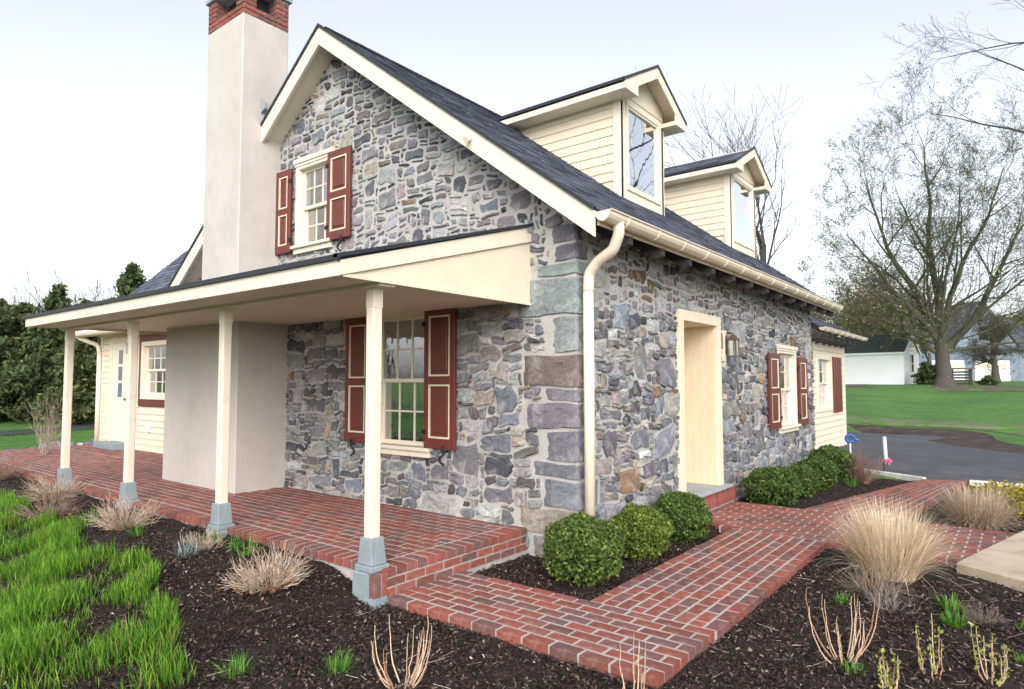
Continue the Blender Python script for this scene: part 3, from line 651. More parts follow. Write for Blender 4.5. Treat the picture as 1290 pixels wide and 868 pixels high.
# --- windows and shutters
def window(T, a0, a1, z0, z1, name, cols=3, rows=2, sill=True, head=True, parent=None, curtain=None, dp=0.0, trim=CREAMW, off=0.0, fw=.07):
    """a0..a1, z0..z1 outer edge of the casing"""
    T2 = lambda a, b, z: T(a, b+off, z)
    w_ = reg(bpy.data.objects.new(name, None), name, house, T2((a0+a1)/2, 0, z0))
    m = MB(T2)
    for q in ((a0, a0+fw, z0, z1), (a1-fw, a1, z0, z1), (a0+fw, a1-fw, z0, z0+.09), (a0+fw, a1-fw, z1-.09, z1)): m.box(q[0], q[1], -.16, .036, q[2], q[3])
    m.build('casing', trim, w_, bevel=.003)
    if head: MB(T2).box(a0-.03, a1+.03, .002, .066, z1-.012, z1+.05).box(a0-.015, a1+.015, .001, .05, z1-.05, z1-.013).build('head_trim', trim, w_, bevel=.004)
    if sill: MB(T2).box(a0-.03, a1+.03, .001, .09, z0+.05, z0+.09).box(a0-.01, a1+.01, .001, .05, z0-.02, z0+.049).build('sill', trim, w_, bevel=.004)
    i0, i1, k0, k1 = a0+fw, a1-fw, z0+.09, z1-.09; mid = (k0+k1)/2
    for n_, (s0, s1, b) in enumerate(((mid-.02, k1, -.045), (k0, mid+.02, -.085))):
        sh = MB(T2); t = .045
        for q in ((i0, i0+t, s0, s1), (i1-t, i1, s0, s1), (i0+t, i1-t, s0, s0+t), (i0+t, i1-t, s1-t*.8, s1)): sh.box(q[0], q[1], b-.03, b, q[2], q[3])
        sh.build('sash', trim, w_, bevel=.002)
        g0, g1, h0, h1 = i0+t, i1-t, s0+t, s1-t*.8; mu = MB(T2)
        for c in range(1, cols): x = g0+(g1-g0)*c/cols; mu.box(x-.009, x+.009, b-.024, b-.004, h0, h1)
        for r_ in range(1, rows): z = h0+(h1-h0)*r_/rows; mu.box(g0, g1, b-.0235, b-.0035, z-.009, z+.009)
        mu.build('muntin', trim, w_)
        for c in range(cols):
            for r_ in range(rows):
                x0_, x1_ = g0+(g1-g0)*c/cols, g0+(g1-g0)*(c+1)/cols; y0_, y1_ = h0+(h1-h0)*r_/rows, h0+(h1-h0)*(r_+1)/rows
                tl = RNG.uniform(-.0015, .0015)
                MB(T2).hull8([(x0_, b-.016+tl, y0_), (x1_, b-.016-tl, y0_), (x1_, b-.016-tl*.5, y1_), (x0_, b-.016+tl, y1_)], [(x0_, b-.013+tl, y0_), (x1_, b-.013-tl, y0_), (x1_, b-.013-tl*.5, y1_), (x0_, b-.013+tl, y1_)]).build('pane', GLASS, w_)
    # room behind the glass
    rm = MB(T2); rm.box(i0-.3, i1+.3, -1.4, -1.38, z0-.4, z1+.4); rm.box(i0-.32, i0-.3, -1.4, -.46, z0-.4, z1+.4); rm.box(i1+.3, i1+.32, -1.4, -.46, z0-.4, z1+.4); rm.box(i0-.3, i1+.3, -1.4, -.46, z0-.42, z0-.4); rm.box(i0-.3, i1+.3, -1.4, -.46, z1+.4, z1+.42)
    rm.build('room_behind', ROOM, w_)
    if curtain:
        for (c0, c1, mm) in curtain:
            cm = MB(T2); n = 14; P = [(c0+(c1-c0)*k/n, -.22+.02*sin(k*2.1)) for k in range(n+1)]
            for (x0_, y0_), (x1_, y1_) in zip(P[:-1], P[1:]): cm.poly([(x0_, y0_, k0), (x1_, y1_, k0), (x1_, y1_, k1), (x0_, y0_, k1)])
            cm.build('curtain', mm, w_)
    return w_
def shutter(T, a0, a1, z0, z1, hinge, plain=False, split=.5, hook=True):
    s = reg(bpy.data.objects.new('shutter', None), 'shutter', house, T((a0+a1)/2, .03, z0))
    b0, b1 = .036, .075; st = .07 if a1-a0 < .5 else .09; m = MB(T); zm = z0+(z1-z0)*split; rl = .09
    if plain:
        m.box(a0, a1, b0, b1-.01, z0, z1); m.build('shutter_board', MAROON, s, bevel=.003)
        for k in range(1, 4): x = a0+(a1-a0)*k/4; MB(T).box(x-.006, x+.006, b1-.0105, b1-.004, z0, z1).build('batten_joint', MAROON, s)
        return s
    for q in ((a0, a0+st, z0, z1), (a1-st, a1, z0, z1), (a0+st, a1-st, z0, z0+rl+.02), (a0+st, a1-st, z1-rl, z1), (a0+st, a1-st, zm-rl/2, zm+rl/2)): m.box(q[0], q[1], b0, b1, q[2], q[3])
    m.build('shutter_frame', MAROON, s, bevel=.003)
    for p0, p1 in ((z0+rl+.02, zm-rl/2), (zm+rl/2, z1-rl)):
        MB(T).box(a0+st, a1-st, b0+.002, b1-.018, p0, p1).build('panel', MAROON, s)
        MB(T).box(a0+st+.05, a1-st-.05, b1-.0185, b1-.006, p0+.055, p1-.055).build('raised_panel', MAROON, s, bevel=.006)
        k = MB(T); t = .018; c0, c1 = a0+st+.001, a1-st-.001
        for q in ((c0, c0+t, p0, p1), (c1-t, c1, p0, p1), (c0+t, c1-t, p0, p0+t), (c0+t, c1-t, p1-t, p1)): k.box(q[0], q[1], b1-.019, b1-.001, q[2], q[3])
        k.build('molding', CREAM, s)
    for z in (z0+.15, z1-.2): MB(T).box(hinge-.03, hinge+.03, b1-.004, b1+.008, z, z+.05).build('hinge', IRON, s)
    if hook:
        c = a0+(a1-a0)*(.35 if hinge > (a0+a1)/2 else .65); P = []
        for k in range(15): t = k/14; P.append((c+.045*sin(t*2*pi*1.05)*(-1 if hinge > c else 1)*(.3+t), .085, z0+.03-.20*t))
        MB(T).tube([(c, 0, z0-.03), (c, .08, z0-.03)], .01, 6).tube(P, .011, 6).build('shutter_dog', IRON, s, smooth=True)
    return s
window(G, -4.53, -3.72, 3.38, 4.62, 'window', curtain=[(-4.02, -3.78, CURT), (-4.5, -4.05, BLIND)])
shutter(G, -4.95, -4.60, 3.40, 4.57, -4.60, hook=False); shutter(G, -3.765, -3.30, 3.44, 4.60, -3.765)
window(G, -2.89, -1.90, .80, 2.46, 'window', curtain=None)
shutter(G, -3.335, -2.885, .895, 2.40, -2.885, split=.48); shutter(G, -1.945, -1.485, .895, 2.43, -1.945, split=.48)
window(E_, 6.24, 7.36, .76, 2.19, 'window', cols=3, rows=2)
shutter(E_, 5.64, 6.22, .84, 2.08, 6.22, hook=False); shutter(E_, 7.40, 7.96, .82, 2.05, 7.40, hook=False)

# --- doorway in the long wall
dw = reg(bpy.data.objects.new('doorway', None), 'doorway', house, (0, 2.88, PZ))
y0, y1, zt, zb = 2.205, 3.564, 2.49, .235
MB(E_).box(y0, y0+.13, 0, .055, zb, zt).box(y1-.13, y1, 0, .055, zb, zt).box(y0+.13, y1-.13, 0, .055, zt-.13, zt).build('door_casing', CREAM, dw, bevel=.004)
dep = .62
MB(E_).box(y0+.105, y0+.129, -dep, .045, zb, zt-.13).build('door_jamb', YCREAM, dw)
k = 0; bw = dep/6
for k in range(6): MB(E_).box(y1-.128, y1-.108, -dep+k*bw+.002, -dep+(k+1)*bw-.002+(.05 if k == 5 else 0), zb, zt-.13).build('jamb_board', YCREAM, dw, bevel=.002)
MB(E_).box(y1-.112, y1-.10, -dep, 0, zb, zt-.12).build('jamb_backing', YCREAM, dw)
MB(E_).box(y0+.13, y1-.13, -dep, .045, zt-.131, zt-.11).build('head_lining', YCREAM, dw)
dr = MB(E_); dr.box(y0+.12, y1-.12, -dep-.05, -dep, zb, zt-.12); dr.build('door', CREAM, dw)
for r_ in ((.12, .62), (.72, 1.25), (1.35, 1.95)):
    for c in ((.10, .46), (.56, .93)): MB(E_).box(y0+.13+c[0], y0+.13+c[1], -dep, -dep+.018, zb+r_[0], zb+r_[1]).build('door_panel', CREAM, dw, bevel=.008)
step = reg(bpy.data.objects.new('doorstep', None), 'doorstep', house, (0, 2.9, 0))
MB().box(-.6, .13, 2.22, 3.70, .195, .237).build('step_slab', SLATE, step, bevel=.006)
MB().box(-.5, .085, 2.26, 3.86, -.1, .194).build('step_core', GROUT, step)
it = []; y = 2.28
while y < 3.88: it.append((.098, y+.03, .095, 0, .185, .058, 'x')); y += .071
lay_bricks(step, it, floor=False)

# --- chimney
ch = reg(bpy.data.objects.new('chimney', None), 'chimney', house, (-5.6, -.4, 0))
MB().box(-6.70, -4.672, -.746, .02, -.1, 2.43).build('chimney_base', STUCCO, ch, bevel=.012)
CX0, CX1, CY0, CY1 = -5.93, -4.95, -.62, .02
CY1b = .08
MB().box(CX0, CX1, CY0, CY1b, 2.75, 6.69).build('chimney_stack', STUCCO, ch, bevel=.012)
MB().box(CX0-.03, CX1+.03, CY0-.03, .0, 2.92, 2.97).build('chimney_flashing', LEAD, ch)
cb = []
def ring(z, x0, x1, y0_, y1_, off):
    for (pa, pb, ax) in (((x0, x1), y0_, 'g'), ((y0_, y1_), x1, 'x')):
        a = pa[0]-off
        while a < pa[1]-.01:
            s, e = max(a, pa[0]), min(a+.211, pa[1]); a += .211
            if e-s < .03: continue
            c = (s+e)/2
            if ax == 'g': cb.append((c, pb-.002, z, 0, e-s-JT, .058, 'g'))
            else: cb.append((pb+.002, c, z, pi/2, e-s-JT, .058, 'x'))
core = MB().box(CX0+.02, CX1-.02, CY0+.02, CY1b-.02, 6.69, 6.83)
for i in range(2): ring(6.72+i*.07, CX0, CX1, CY0, CY1b, .1*(i % 2))
pw = .20
for px_ in ((CX0, CX0+pw), (CX1-pw, CX1)):
    for py_ in ((CY0, CY0+pw), (CY1b-pw, CY1b)):
        core.box(px_[0]+.012, px_[1]-.012, py_[0]+.012, py_[1]-.012, 6.83, 7.13)
        for i in range(4): ring(6.865+i*.07, px_[0], px_[1], py_[0], py_[1], .1*(i % 2))
core.build('chimney_core', GROUT, ch)
MB().box(CX0+.22, CX1-.22, CY0+.2, CY1b-.2, 6.8, 7.12).build('flue', FLASH, ch)
MB().box(CX0-.035, CX1+.035, CY0-.035, CY1b+.035, 7.13, 7.19).build('chimney_cap', SLATE, ch, bevel=.008)
lay_bricks(ch, cb, floor=False)
# metal cricket where the rake runs into the stack
MB().hull8([(-4.948, -.335, 5.36), (-4.84, -.335, 5.40), (-4.84, -.335, 5.48), (-4.948, -.335, 5.56)], [(-4.948, -.30, 5.36), (-4.84, -.30, 5.40), (-4.84, -.30, 5.48), (-4.948, -.30, 5.56)]).build('step_flashing', LEAD, house)

# --- porch roof, beam, posts
PXL, PXR, PYF = -7.36, -.525, -2.29
pr = reg(bpy.data.objects.new('porch_roof', None), 'porch_roof', house, (-4, -1.1, 2.4))
zf = lambda y: 2.50+(y-PYF)*(3.153-2.50)/2.29
for (xa, xb) in ((PXL, CX0), (CX0, CX1), (CX1, PXR)):
    yb = -.001 if xa != CX0 else CY0-.001
    MB().hull8([(xa, PYF-.01, zf(PYF-.01)-.03), (xb, PYF-.01, zf(PYF-.01)-.03), (xb, yb, zf(yb)-.03), (xa, yb, zf(yb)-.03)], [(xa, PYF-.01, zf(PYF-.01)), (xb, PYF-.01, zf(PYF-.01)), (xb, yb, zf(yb)), (xa, yb, zf(yb))]).build('roof_deck', FLASH, pr)
ps = (3.153-2.50)/2.29; pc = 1/sqrt(1+ps*ps)
shingles(lambda a, s, h: (a, PYF-.02+s*pc-h*ps*pc, 2.497+s*ps*pc+h*pc), pr, PXL-.02, PXR+.03, 2.28/pc, 1, keep=lambda a, s: not (CX0-.05 < a < CX1+.05 and s > 1.68), name='porch_shingles')
MB().box(PXL-.03, PXR+.035, PYF-.04, PYF-.012, 2.478, 2.515).build('drip_edge', FLASH, pr)
MB().box(PXL, PXR, PYF-.012, PYF+.02, 2.364, 2.478).build('fascia_board', CREAMW, pr, bevel=.003)
MB().box(PXL, PXR, PYF+.02, -1.90, 2.372, 2.392).build('porch_soffit', CREAM, pr)
MB().box(PXL, PXR-.02, -1.90, -1.74, 2.345, 2.42).build('porch_beam', CREAM, pr, bevel=.003)
nb = 12
for k in range(nb):
    ya = -1.74+k*(1.735/nb); MB().box(PXL, PXR-.02, ya+.002, ya+1.735/nb-.002, 2.402, 2.42).build('ceiling_board', CREAM, pr)
ep = [(-2.26, 2.372), (-.002, 2.372), (-.002, zf(0)-.035), (-2.26, zf(-2.26)-.035)]
MB().hull8([(PXR-.02, y, z) for y, z in ep], [(PXR, y, z) for y, z in ep]).build('end_panel', CREAM, pr)
t1 = [(-2.29, 2.478-.11), (-.002, zf(0)-.155), (-.002, zf(0)-.002), (-2.29, 2.478)]
MB().hull8([(PXR, y, z) for y, z in t1], [(PXR+.022, y, z) for y, z in t1]).build('end_rake_board', CREAMW, pr, bevel=.003)
MB().hull8([(PXR, -2.26, 2.364), (PXR, -.002, 2.364), (PXR, -.002, 2.39), (PXR, -2.26, 2.39)], [(PXR+.014, -2.26, 2.364), (PXR+.014, -.002, 2.364), (PXR+.014, -.002, 2.39), (PXR+.014, -2.26, 2.39)]).build('end_trim', CREAM, pr)
te = [(-2.33, zf(-2.33)+.0), (-.002, zf(0)+.0), (-.002, zf(0)+.03), (-2.33, zf(-2.33)+.03)]
MB().hull8([(PXR-.01, y, z) for y, z in te], [(PXR+.04, y, z) for y, z in te]).build('end_drip_edge', FLASH, pr)
MB().hull8([(PXL, y, z) for y, z in ep], [(PXL+.02, y, z) for y, z in ep]).build('end_panel', CREAM, pr)
MB().box(PXR, PXR+.035, -.10, -.004, 3.08, 3.20).build('step_flashing', LEAD, pr)
for x in (-7.27, -5.17, -2.99, -.72):
    p_ = reg(bpy.data.objects.new('porch_post', None), 'porch_post', house, (x, -1.8, PZ))
    m = MB(); a = .046; c = .008; zs = [(.43, 0), (2.20, 0), (2.20, 0), (2.36, 0)]
    oc = [(-a+c, -a), (a-c, -a), (a, -a+c), (a, a-c), (a-c, a), (-a+c, a), (-a, a-c), (-a, -a+c)]
    m.hull8([(x+u, -1.8+v, .42) for u, v in oc], [(x+u, -1.8+v, 2.19) for u, v in oc])
    m.box(x-a-.001, x+a+.001, -1.8-a-.001, -1.8+a+.001, 2.19, 2.345); m.build('shaft', CREAMW, p_, bevel=.003)
    a, b = .100, .064; yo = -1.805
    m = MB(); zb_ = PZ-.02
    m.hull8([(x-a, yo-a+.02, zb_), (x+a, yo-a+.02, zb_), (x+a, yo+a, zb_), (x-a, yo+a, zb_)], [(x-a, yo-a+.02, zb_+.045), (x+a, yo-a+.02, zb_+.045), (x+a, yo+a, zb_+.045), (x-a, yo+a, zb_+.045)])
    m.hull8([(x-a+.015, yo-a+.035, zb_+.046), (x+a-.015, yo-a+.035, zb_+.046), (x+a-.015, yo+a-.015, zb_+.046), (x-a+.015, yo+a-.015, zb_+.046)], [(x-b, -1.8-b, .43), (x+b, -1.8-b, .43), (x+b, -1.8+b, .43), (x-b, -1.8+b, .43)])
    m.build('pedestal', CONC, p_, bevel=.006)
    MB().box(x-.11, x+(.06 if x > -1 else .11), -1.90, YF+.03, -.2, PZ-.021).build('pedestal_footing', CONC, p_, bevel=.01)
# upright bricks of the pier below the last pedestal
pier = reg(bpy.data.objects.new('corner_pier', None), 'corner_pier', house, (-.6, -1.86, 0))
for i in range(1):
    V, F = brick_verts(.17, .058, .05)
lay_bricks(pier, [(-.566, -1.868, .095, 0, .165, .066, 'x'), (-.566, -1.800, .095, 0, .165, .052, 'x')], floor=False)
MB().box(-.66, -.57, -1.90, -1.775, -.1, PZ-.025).build('pier_core', CONC, pier)
for f in pier.children: pass

# --- left siding wing
LYW = .75; TWl = lambda a, b, z: (a, LYW-b, z)
wx0, wx1 = -13.3, WL-.02
wall_panel(TWl, wx0, wx1, -.1, lambda a: 2.85, [(-11.04, -9.70, 1.31, 2.41)], .2, 'wing_wall', m_=SIDING)
MB().box(wx0, wx0+.2, LYW+.2, 5.0, -.1, 2.85).build('wing_wall', SIDING, house)
def siding(T, a0, a1, z0, z1, holes, ex, parent, name='siding_board'):
    z = z0
    while z < z1-.02:
        zz = min(z+ex+.012, z1); segs = [(a0, a1)]
        for h in holes:
            if h[2] < zz-.02 and h[3] > z+.02:
                ns = []
                for s, e in segs:
                    if h[0] > s: ns.append((s, min(e, h[0])))
                    if h[1] < e: ns.append((max(s, h[1]), e))
                segs = [q for q in ns if q[1]-q[0] > .02]
        for s, e in segs:
            MB(T).hull8([(s, 0, z), (e, 0, z), (e, 0, zz), (s, 0, zz)], [(s, .032, z), (e, .032, z), (e, .006, zz), (s, .006, zz)]).build(name, SIDING, parent)
        z += ex
wing = reg(bpy.data.objects.new('wing_facade', None), 'wing_facade', house, (-11, LYW, .2))
siding(TWl, wx0+.12, wx1, .22, 2.62, [(-12.78, -11.62, 0, 2.62), (-11.22, -9.55, 1.14, 2.62)], .125, wing)
MB(TWl).box(wx0-.01, wx0+.12, -.01, .035, .2, 2.66).build('corner_board', CREAMW, wing)
MB(TWl).box(-12.78, -12.62, 0, .05, .25, 2.6).box(-11.78, -11.62, 0, .05, .25, 2.6).box(-12.62, -11.78, 0, .05, 2.48, 2.6).build('door_casing', CREAM, wing, bevel=.003)
dr = MB(TWl).box(-12.62, -11.78, -.04, .02, .34, 2.48).build('door', CREAMW, wing)
for i in range(3): MB(TWl).box(-12.30, -12.10, .021, .028, 1.3+i*.36, 1.6+i*.36).build('door_light', mat('dark_reflective_glass', (.16, .19, .22), .08, n1=(3, .2), spec=.6), wing)
MB(TWl).tube([(-11.86, .02, 1.25), (-11.86, .07, 1.25)], .025, 8).build('door_knob', BRASS, wing)
MB(TWl).box(-12.75, -11.65, 0, .32, .2, .33).build('door_step', CONC, wing, bevel=.006)
MB(TWl).box(-11.24, -9.5, 0, .04, 1.12, 1.27).box(-11.24, -11.08, 0, .04, 1.27, 2.45).box(-9.66, -9.5, 0, .04, 1.27, 2.45).box(-11.24, -9.5, 0, .04, 2.45, 2.60).build('window_surround', MAROON, wing, bevel=.003)
window(TWl, -11.08, -9.66, 1.27, 2.45, 'window', cols=4, rows=2, off=.03, fw=.10, head=False, sill=False)
MB(TWl).box(-10.72, -10.60, .02, .07, .62, .76).box(-10.69, -10.63, .07, .10, .66, .74).build('outlet_cover', WHITE, wing, bevel=.006)
rl = MB()
ey, ez, ry, rz = .35, 2.72, 2.75, 5.05
rl.hull8([(-13.55, ey, ez-.02), (WL+.0, ey, ez-.02), (WL, ry, rz-.02), (-13.55, ry, rz-.02)], [(-13.55, ey, ez-.10), (WL, ey, ez-.10), (WL, ry, rz-.10), (-13.55, ry, rz-.10)])
rl.hull8([(-13.55, 2*ry-ey, ez-.02), (WL, 2*ry-ey, ez-.02), (WL, ry, rz-.02), (-13.55, ry, rz-.02)], [(-13.55, 2*ry-ey, ez-.10), (WL, 2*ry-ey, ez-.10), (WL, ry, rz-.10), (-13.55, ry, rz-.10)])
wr = rl.build('wing_roof', CREAM, house)
wl_ = sqrt((ry-ey)**2+(rz-ez)**2); uy, uz = (ry-ey)/wl_, (rz-ez)/wl_
shingles(lambda a, s, h: (a, ey+s*uy-h*uz, ez-.02+s*uz+h*uy), wr, -13.58, WL, wl_, 1)
shingles(lambda a, s, h: (a, 2*ry-ey-s*uy+h*uz, ez-.02+s*uz+h*uy), wr, -13.58, WL, wl_, 1)
MB().poly([(-13.3, LYW, 2.8), (-13.3, 2*ry-LYW, 2.8), (-13.3, ry, rz-.15)]).poly([(-13.3, LYW, 0), (-13.3, 5, 0), (-13.3, 5, 2.86), (-13.3, LYW, 2.86)]).build('wing_end', SIDING, house)
gl = MB(); gl.tube([(-13.75, .28, 2.70), (WL-.3, .28, 2.70)], .07, 8); gl.build('wing_gutter', GUTM, house)
downspout([(-13.62, .28, 2.72), (-13.60, .30, 2.66), (-13.42, .45, 2.56), (-13.26, .64, 2.46), (-13.24, .67, 2.30)], house, r=.045)

# --- right cream wing
RX = -.3; TR_ = lambda a, b, z: (RX+b, a, z)
wall_panel(TR_, LY, 13.0, -.4, lambda a: 2.66, [(10.20, 11.50, 1.0, 2.14)], .2, 'wing_wall', m_=SIDING)
MB().box(-6.5, RX-.2, 12.8, 13.0, -.4, 2.66).build('wing_wall', SIDING, house)
siding(TR_, LY, 12.88, -.12, 2.62, [(10.2, 11.54, .96, 2.17)], .135, house)
MB(TR_).box(12.88, 13.01, 0, .035, -.2, 2.62).build('corner_board', CREAMW, house)
window(TR_, 10.15, 11.56, .94, 2.20, 'window', cols=3, rows=2, off=.012, fw=.12, head=False, sill=False)
shutter(lambda a, b, z: TR_(a, b-.01, z), 11.66, 12.55, .88, 2.2, 11.66, plain=True)
wr2 = MB(); XG = .10
for sg in (1,):
    wr2.hull8([(XG, LY+.31, 2.70), (XG, 13.3, 2.70), (XR, 13.3, 4.75), (XR, LY+.31, 4.75)], [(XG, LY+.31, 2.62), (XG, 13.3, 2.62), (XR, 13.3, 4.67), (XR, LY+.31, 4.67)])
    wr2.hull8([(-7.4, LY+.31, 2.70), (-7.4, 13.3, 2.70), (XR, 13.3, 4.75), (XR, LY+.31, 4.75)], [(-7.4, LY+.31, 2.62), (-7.4, 13.3, 2.62), (XR, 13.3, 4.67), (XR, LY+.31, 4.67)])
wr2 = wr2.build('wing_roof', DARKW, house)
wl2 = sqrt((XG-XR)**2+2.05**2); ux, uz2 = (XG-XR)/wl2, 2.05/wl2
shingles(lambda a, s, h: (XG-s*ux+h*uz2, a, 2.70+s*uz2+h*ux), wr2, LY+.31, 13.32, wl2, 1)
y = LY+.3
while y < 13.1: MB().hull8([(RX, y, 2.58), (XG-.02, y, 2.58), (XG-.02, y, 2.50), (RX, y, 2.44)], [(RX, y+.08, 2.58), (XG-.02, y+.08, 2.58), (XG-.02, y+.08, 2.50), (RX, y+.08, 2.44)]).build('rafter_tail', DARKW, house); y += .6
gutter(XG+.0, LY+.2, 13.35, 2.70, house, r=.06)

# --- lanterns (hang on the wall)
def lantern(T, a, z, lab, s=1.0, mount=True):
    t = thing('wall_lantern', T(a, .0, z), lab, 'lantern', group='wall lanterns')
    if mount: MB(T).box(a-.10*s, a+.02*s, .0, .045, z-.24*s, z+.26*s).build('mounting_block', CREAM, t, bevel=.003)
    m = MB(T); b = .17*s
    m.tube([(a, .04, z+.20*s), (a, .10*s, z+.24*s), (a, b, z+.20*s)], .010*s, 6); m.box(a-.04*s, a+.04*s, .04, .055, z-.12*s, z+.18*s); m.build('bracket', BRASS, t)
    h = MB(T)
    for da, db in ((-1, -1), (1, -1), (1, 1), (-1, 1)): h.box(a+da*.065*s-.007, a+da*.065*s+.007, b+db*.065*s-.007, b+db*.065*s+.007, z-.15*s, z+.10*s)
    h.box(a-.075*s, a+.075*s, b-.075*s, b+.075*s, z-.165*s, z-.15*s); h.build('cage', BRASS, t)
    r_ = MB(T); q = .085*s; r_.hull8([(a-q, b-q, z+.10*s), (a+q, b-q, z+.10*s), (a+q, b+q, z+.10*s), (a-q, b+q, z+.10*s)], [(a-.02*s, b-.02*s, z+.19*s), (a+.02*s, b-.02*s, z+.19*s), (a+.02*s, b+.02*s, z+.19*s), (a-.02*s, b+.02*s, z+.19*s)]); r_.build('cap', BRASS, t)
    g = MB(T)
    for q0, q1 in (((-.06, -.06), (.06, -.06)), ((.06, -.06), (.06, .06)), ((.06, .06), (-.06, .06)), ((-.06, .06), (-.06, -.06))):
        g.poly([(a+q0[0]*s, b+q0[1]*s, z-.15*s), (a+q1[0]*s, b+q1[1]*s, z-.15*s), (a+q1[0]*s, b+q1[1]*s, z+.10*s), (a+q0[0]*s, b+q0[1]*s, z+.10*s)])
    g.build('lantern_glass', GLASS, t)
    MB(T).tube([(a, b, z-.15*s), (a, b, z-.03*s)], .014*s, 8).build('candle_tube', WHITE, t)
lantern(E_, 3.78, 2.10, 'brass and glass wall lantern to the right of the recessed cream doorway', .85)
lantern(TWl, -11.42, 2.34, 'dark wall lantern between the porch door and the maroon framed window', .8, False)

# ------------------------------------------------------------------ far buildings
def fr_pt(u, depth, z=None):
    d = FW+(u-645)/FPX*RT; d = d/(d@FW); p_ = CAM+d*depth; return np.array([p_[0], p_[1]])
def oriented(o2, ang): c_, s_ = cos(ang), sin(ang); return lambda a, b, z: (o2[0]+a*c_-b*s_, o2[1]+a*s_+b*c_, z)
A = np.array([-3.05, 46.0]); ang = math.atan2(46.02-43.39, -3.055+6.405)*0-.146; TS = oriented(A, ang)
shed = thing('shed', (A[0], A[1], 1.25), 'white clapboard shed with dark gabled roof at the top of the lawn', 'shed')
zb = 1.15; Ls, Ws = -8.0, 3.6; zt = 3.72; zr = 5.0
# the gable end lies on the right; its plane recedes to the right
TG = TS
MB(TS).box(Ls, 0, 0, Ws, zb, zt).hull8([(Ls, 0, zt), (Ls, Ws, zt), (Ls, Ws/2, zr-.1)], [(0, 0, zt), (0, Ws, zt), (0, Ws/2, zr-.1)]).build('wall', WHITE, shed)
for i in range(13):
    z = zb+.1+i*.19
    MB(TS).hull8([(Ls, -.0, z), (0, -.0, z), (0, 0, z+.19), (Ls, 0, z+.19)], [(Ls, -.035, z), (0.0, -.035, z), (0.0, -.01, z+.19), (Ls, -.01, z+.19)]).build('siding_board', WHITE, shed)
    MB(TS).hull8([(0, 0, z), (0, Ws, z), (0, Ws, z+.19), (0, 0, z+.19)], [(.03, 0, z), (.03, Ws, z), (.008, Ws, z+.19), (.008, 0, z+.19)]).build('siding_board', WHITE, shed)
r_ = MB(TS)
for s in (0, 1):
    ya = -.12 if s == 0 else Ws+.12; r_.hull8([(Ls-.1, ya, zt-.06), (.12, ya, zt-.06), (.12, Ws/2, zr), (Ls-.1, Ws/2, zr)], [(Ls-.1, ya, zt-.14), (.12, ya, zt-.14), (.12, Ws/2, zr-.08), (Ls-.1, Ws/2, zr-.08)])
r_.build('roof', SHRF, shed)
MB(TS).box(Ls, .13, -.14, -.06, zt-.24, zt-.10).build('eave_board', WHITE, shed)
for s in (0, 1):
    ya = -.14 if s == 0 else Ws+.14; MB(TS).hull8([(.10, ya, zt-.10), (.14, ya, zt-.10), (.14, ya, zt-.28), (.10, ya, zt-.28)], [(.10, Ws/2, zr-.02), (.14, Ws/2, zr-.02), (.14, Ws/2, zr-.22), (.10, Ws/2, zr-.22)]).build('rake_board', WHITE, shed)
MB(TS).box(.02, .06, Ws/2-.28, Ws/2+.28, 2.3, 3.45).build('window', ROOM, shed)
MB(TS).box(.04, .09, Ws/2-.33, Ws/2-.27, 2.25, 3.5).box(.04, .09, Ws/2+.27, Ws/2+.33, 2.25, 3.5).box(.04, .09, Ws/2-.27, Ws/2+.27, 2.82, 2.88).build('window_frame', WHITE, shed)
# blue-grey house with garage doors
B = np.array([-6.0, 79.2]); angb = math.atan2(85.7-83.4, 2.1+.8); TB = oriented(B, angb)
gar = thing('garage_house', (B[0], B[1], 1.4), 'blue-grey house with two white garage doors beyond the big tree', 'house')
zb = 1.3
MB(TB).box(-4, 14.5, 0, 9, zb, 5.2).build('wall', BLUEG, gar)
MB(TB).box(13.2, 20, -1.5, 9, zb, 7.2).build('wall', mat('pale_blue_wall', (.34, .41, .50), .7), gar)
MB(TB).hull8([(-4.4, -.5, 5.1), (14.8, -.5, 5.1), (14.8, 4.5, 8.6), (-4.4, 4.5, 8.6)], [(-4.4, -.5, 5.3), (14.8, -.5, 5.3), (14.8, 4.5, 8.8), (-4.4, 4.5, 8.8)]).build('roof', mat('grey_roof', (.10, .11, .13), .9), gar)
MB(TB).hull8([(3.5, -.3, 5.2), (11.5, -.3, 5.2), (7.5, -.3, 10.2)], [(3.5, 7, 5.2), (11.5, 7, 5.2), (7.5, 7, 10.2)]).build('gable', BLUEG, gar)
MB(TB).hull8([(3.1, -.5, 4.9), (7.5, -.5, 10.6), (11.9, -.5, 4.9), (7.5, -.5, 10.1)], [(3.1, 7, 4.9), (7.5, 7, 10.6), (11.9, 7, 4.9), (7.5, 7, 10.1)]).build('gable_roof', mat('grey_roof'), gar)
MB(TB).box(7.0, 8.0, -.34, -.3, 6.2, 7.6).build('window', ROOM, gar)
def gdoor(a0, a1, nm):
    d = MB(TB).box(a0-.2, a0, -.1, 0, zb+.2, 3.95).box(a1, a1+.2, -.1, 0, zb+.2, 3.95).box(a0, a1, -.1, 0, 3.75, 3.95).build('garage_door_frame', WHITE, gar)
    for i in range(4): MB(TB).box(a0, a1, -.05, -.01, zb+.25+i*.56, zb+.25+i*.56+.54).build('door_section', WHITE, d)
    for k in range(4): w_ = (a1-a0)/4; MB(TB).box(a0+k*w_+.1, a0+(k+1)*w_-.1, -.07, -.052, 3.1, 3.5).build('door_light', mat('warm_reflective_glass', (.75, .62, .45), .2, n1=(1, .1)), d)
gdoor(6.75, 10.25, ''); gdoor(2.0, 5.2, '')
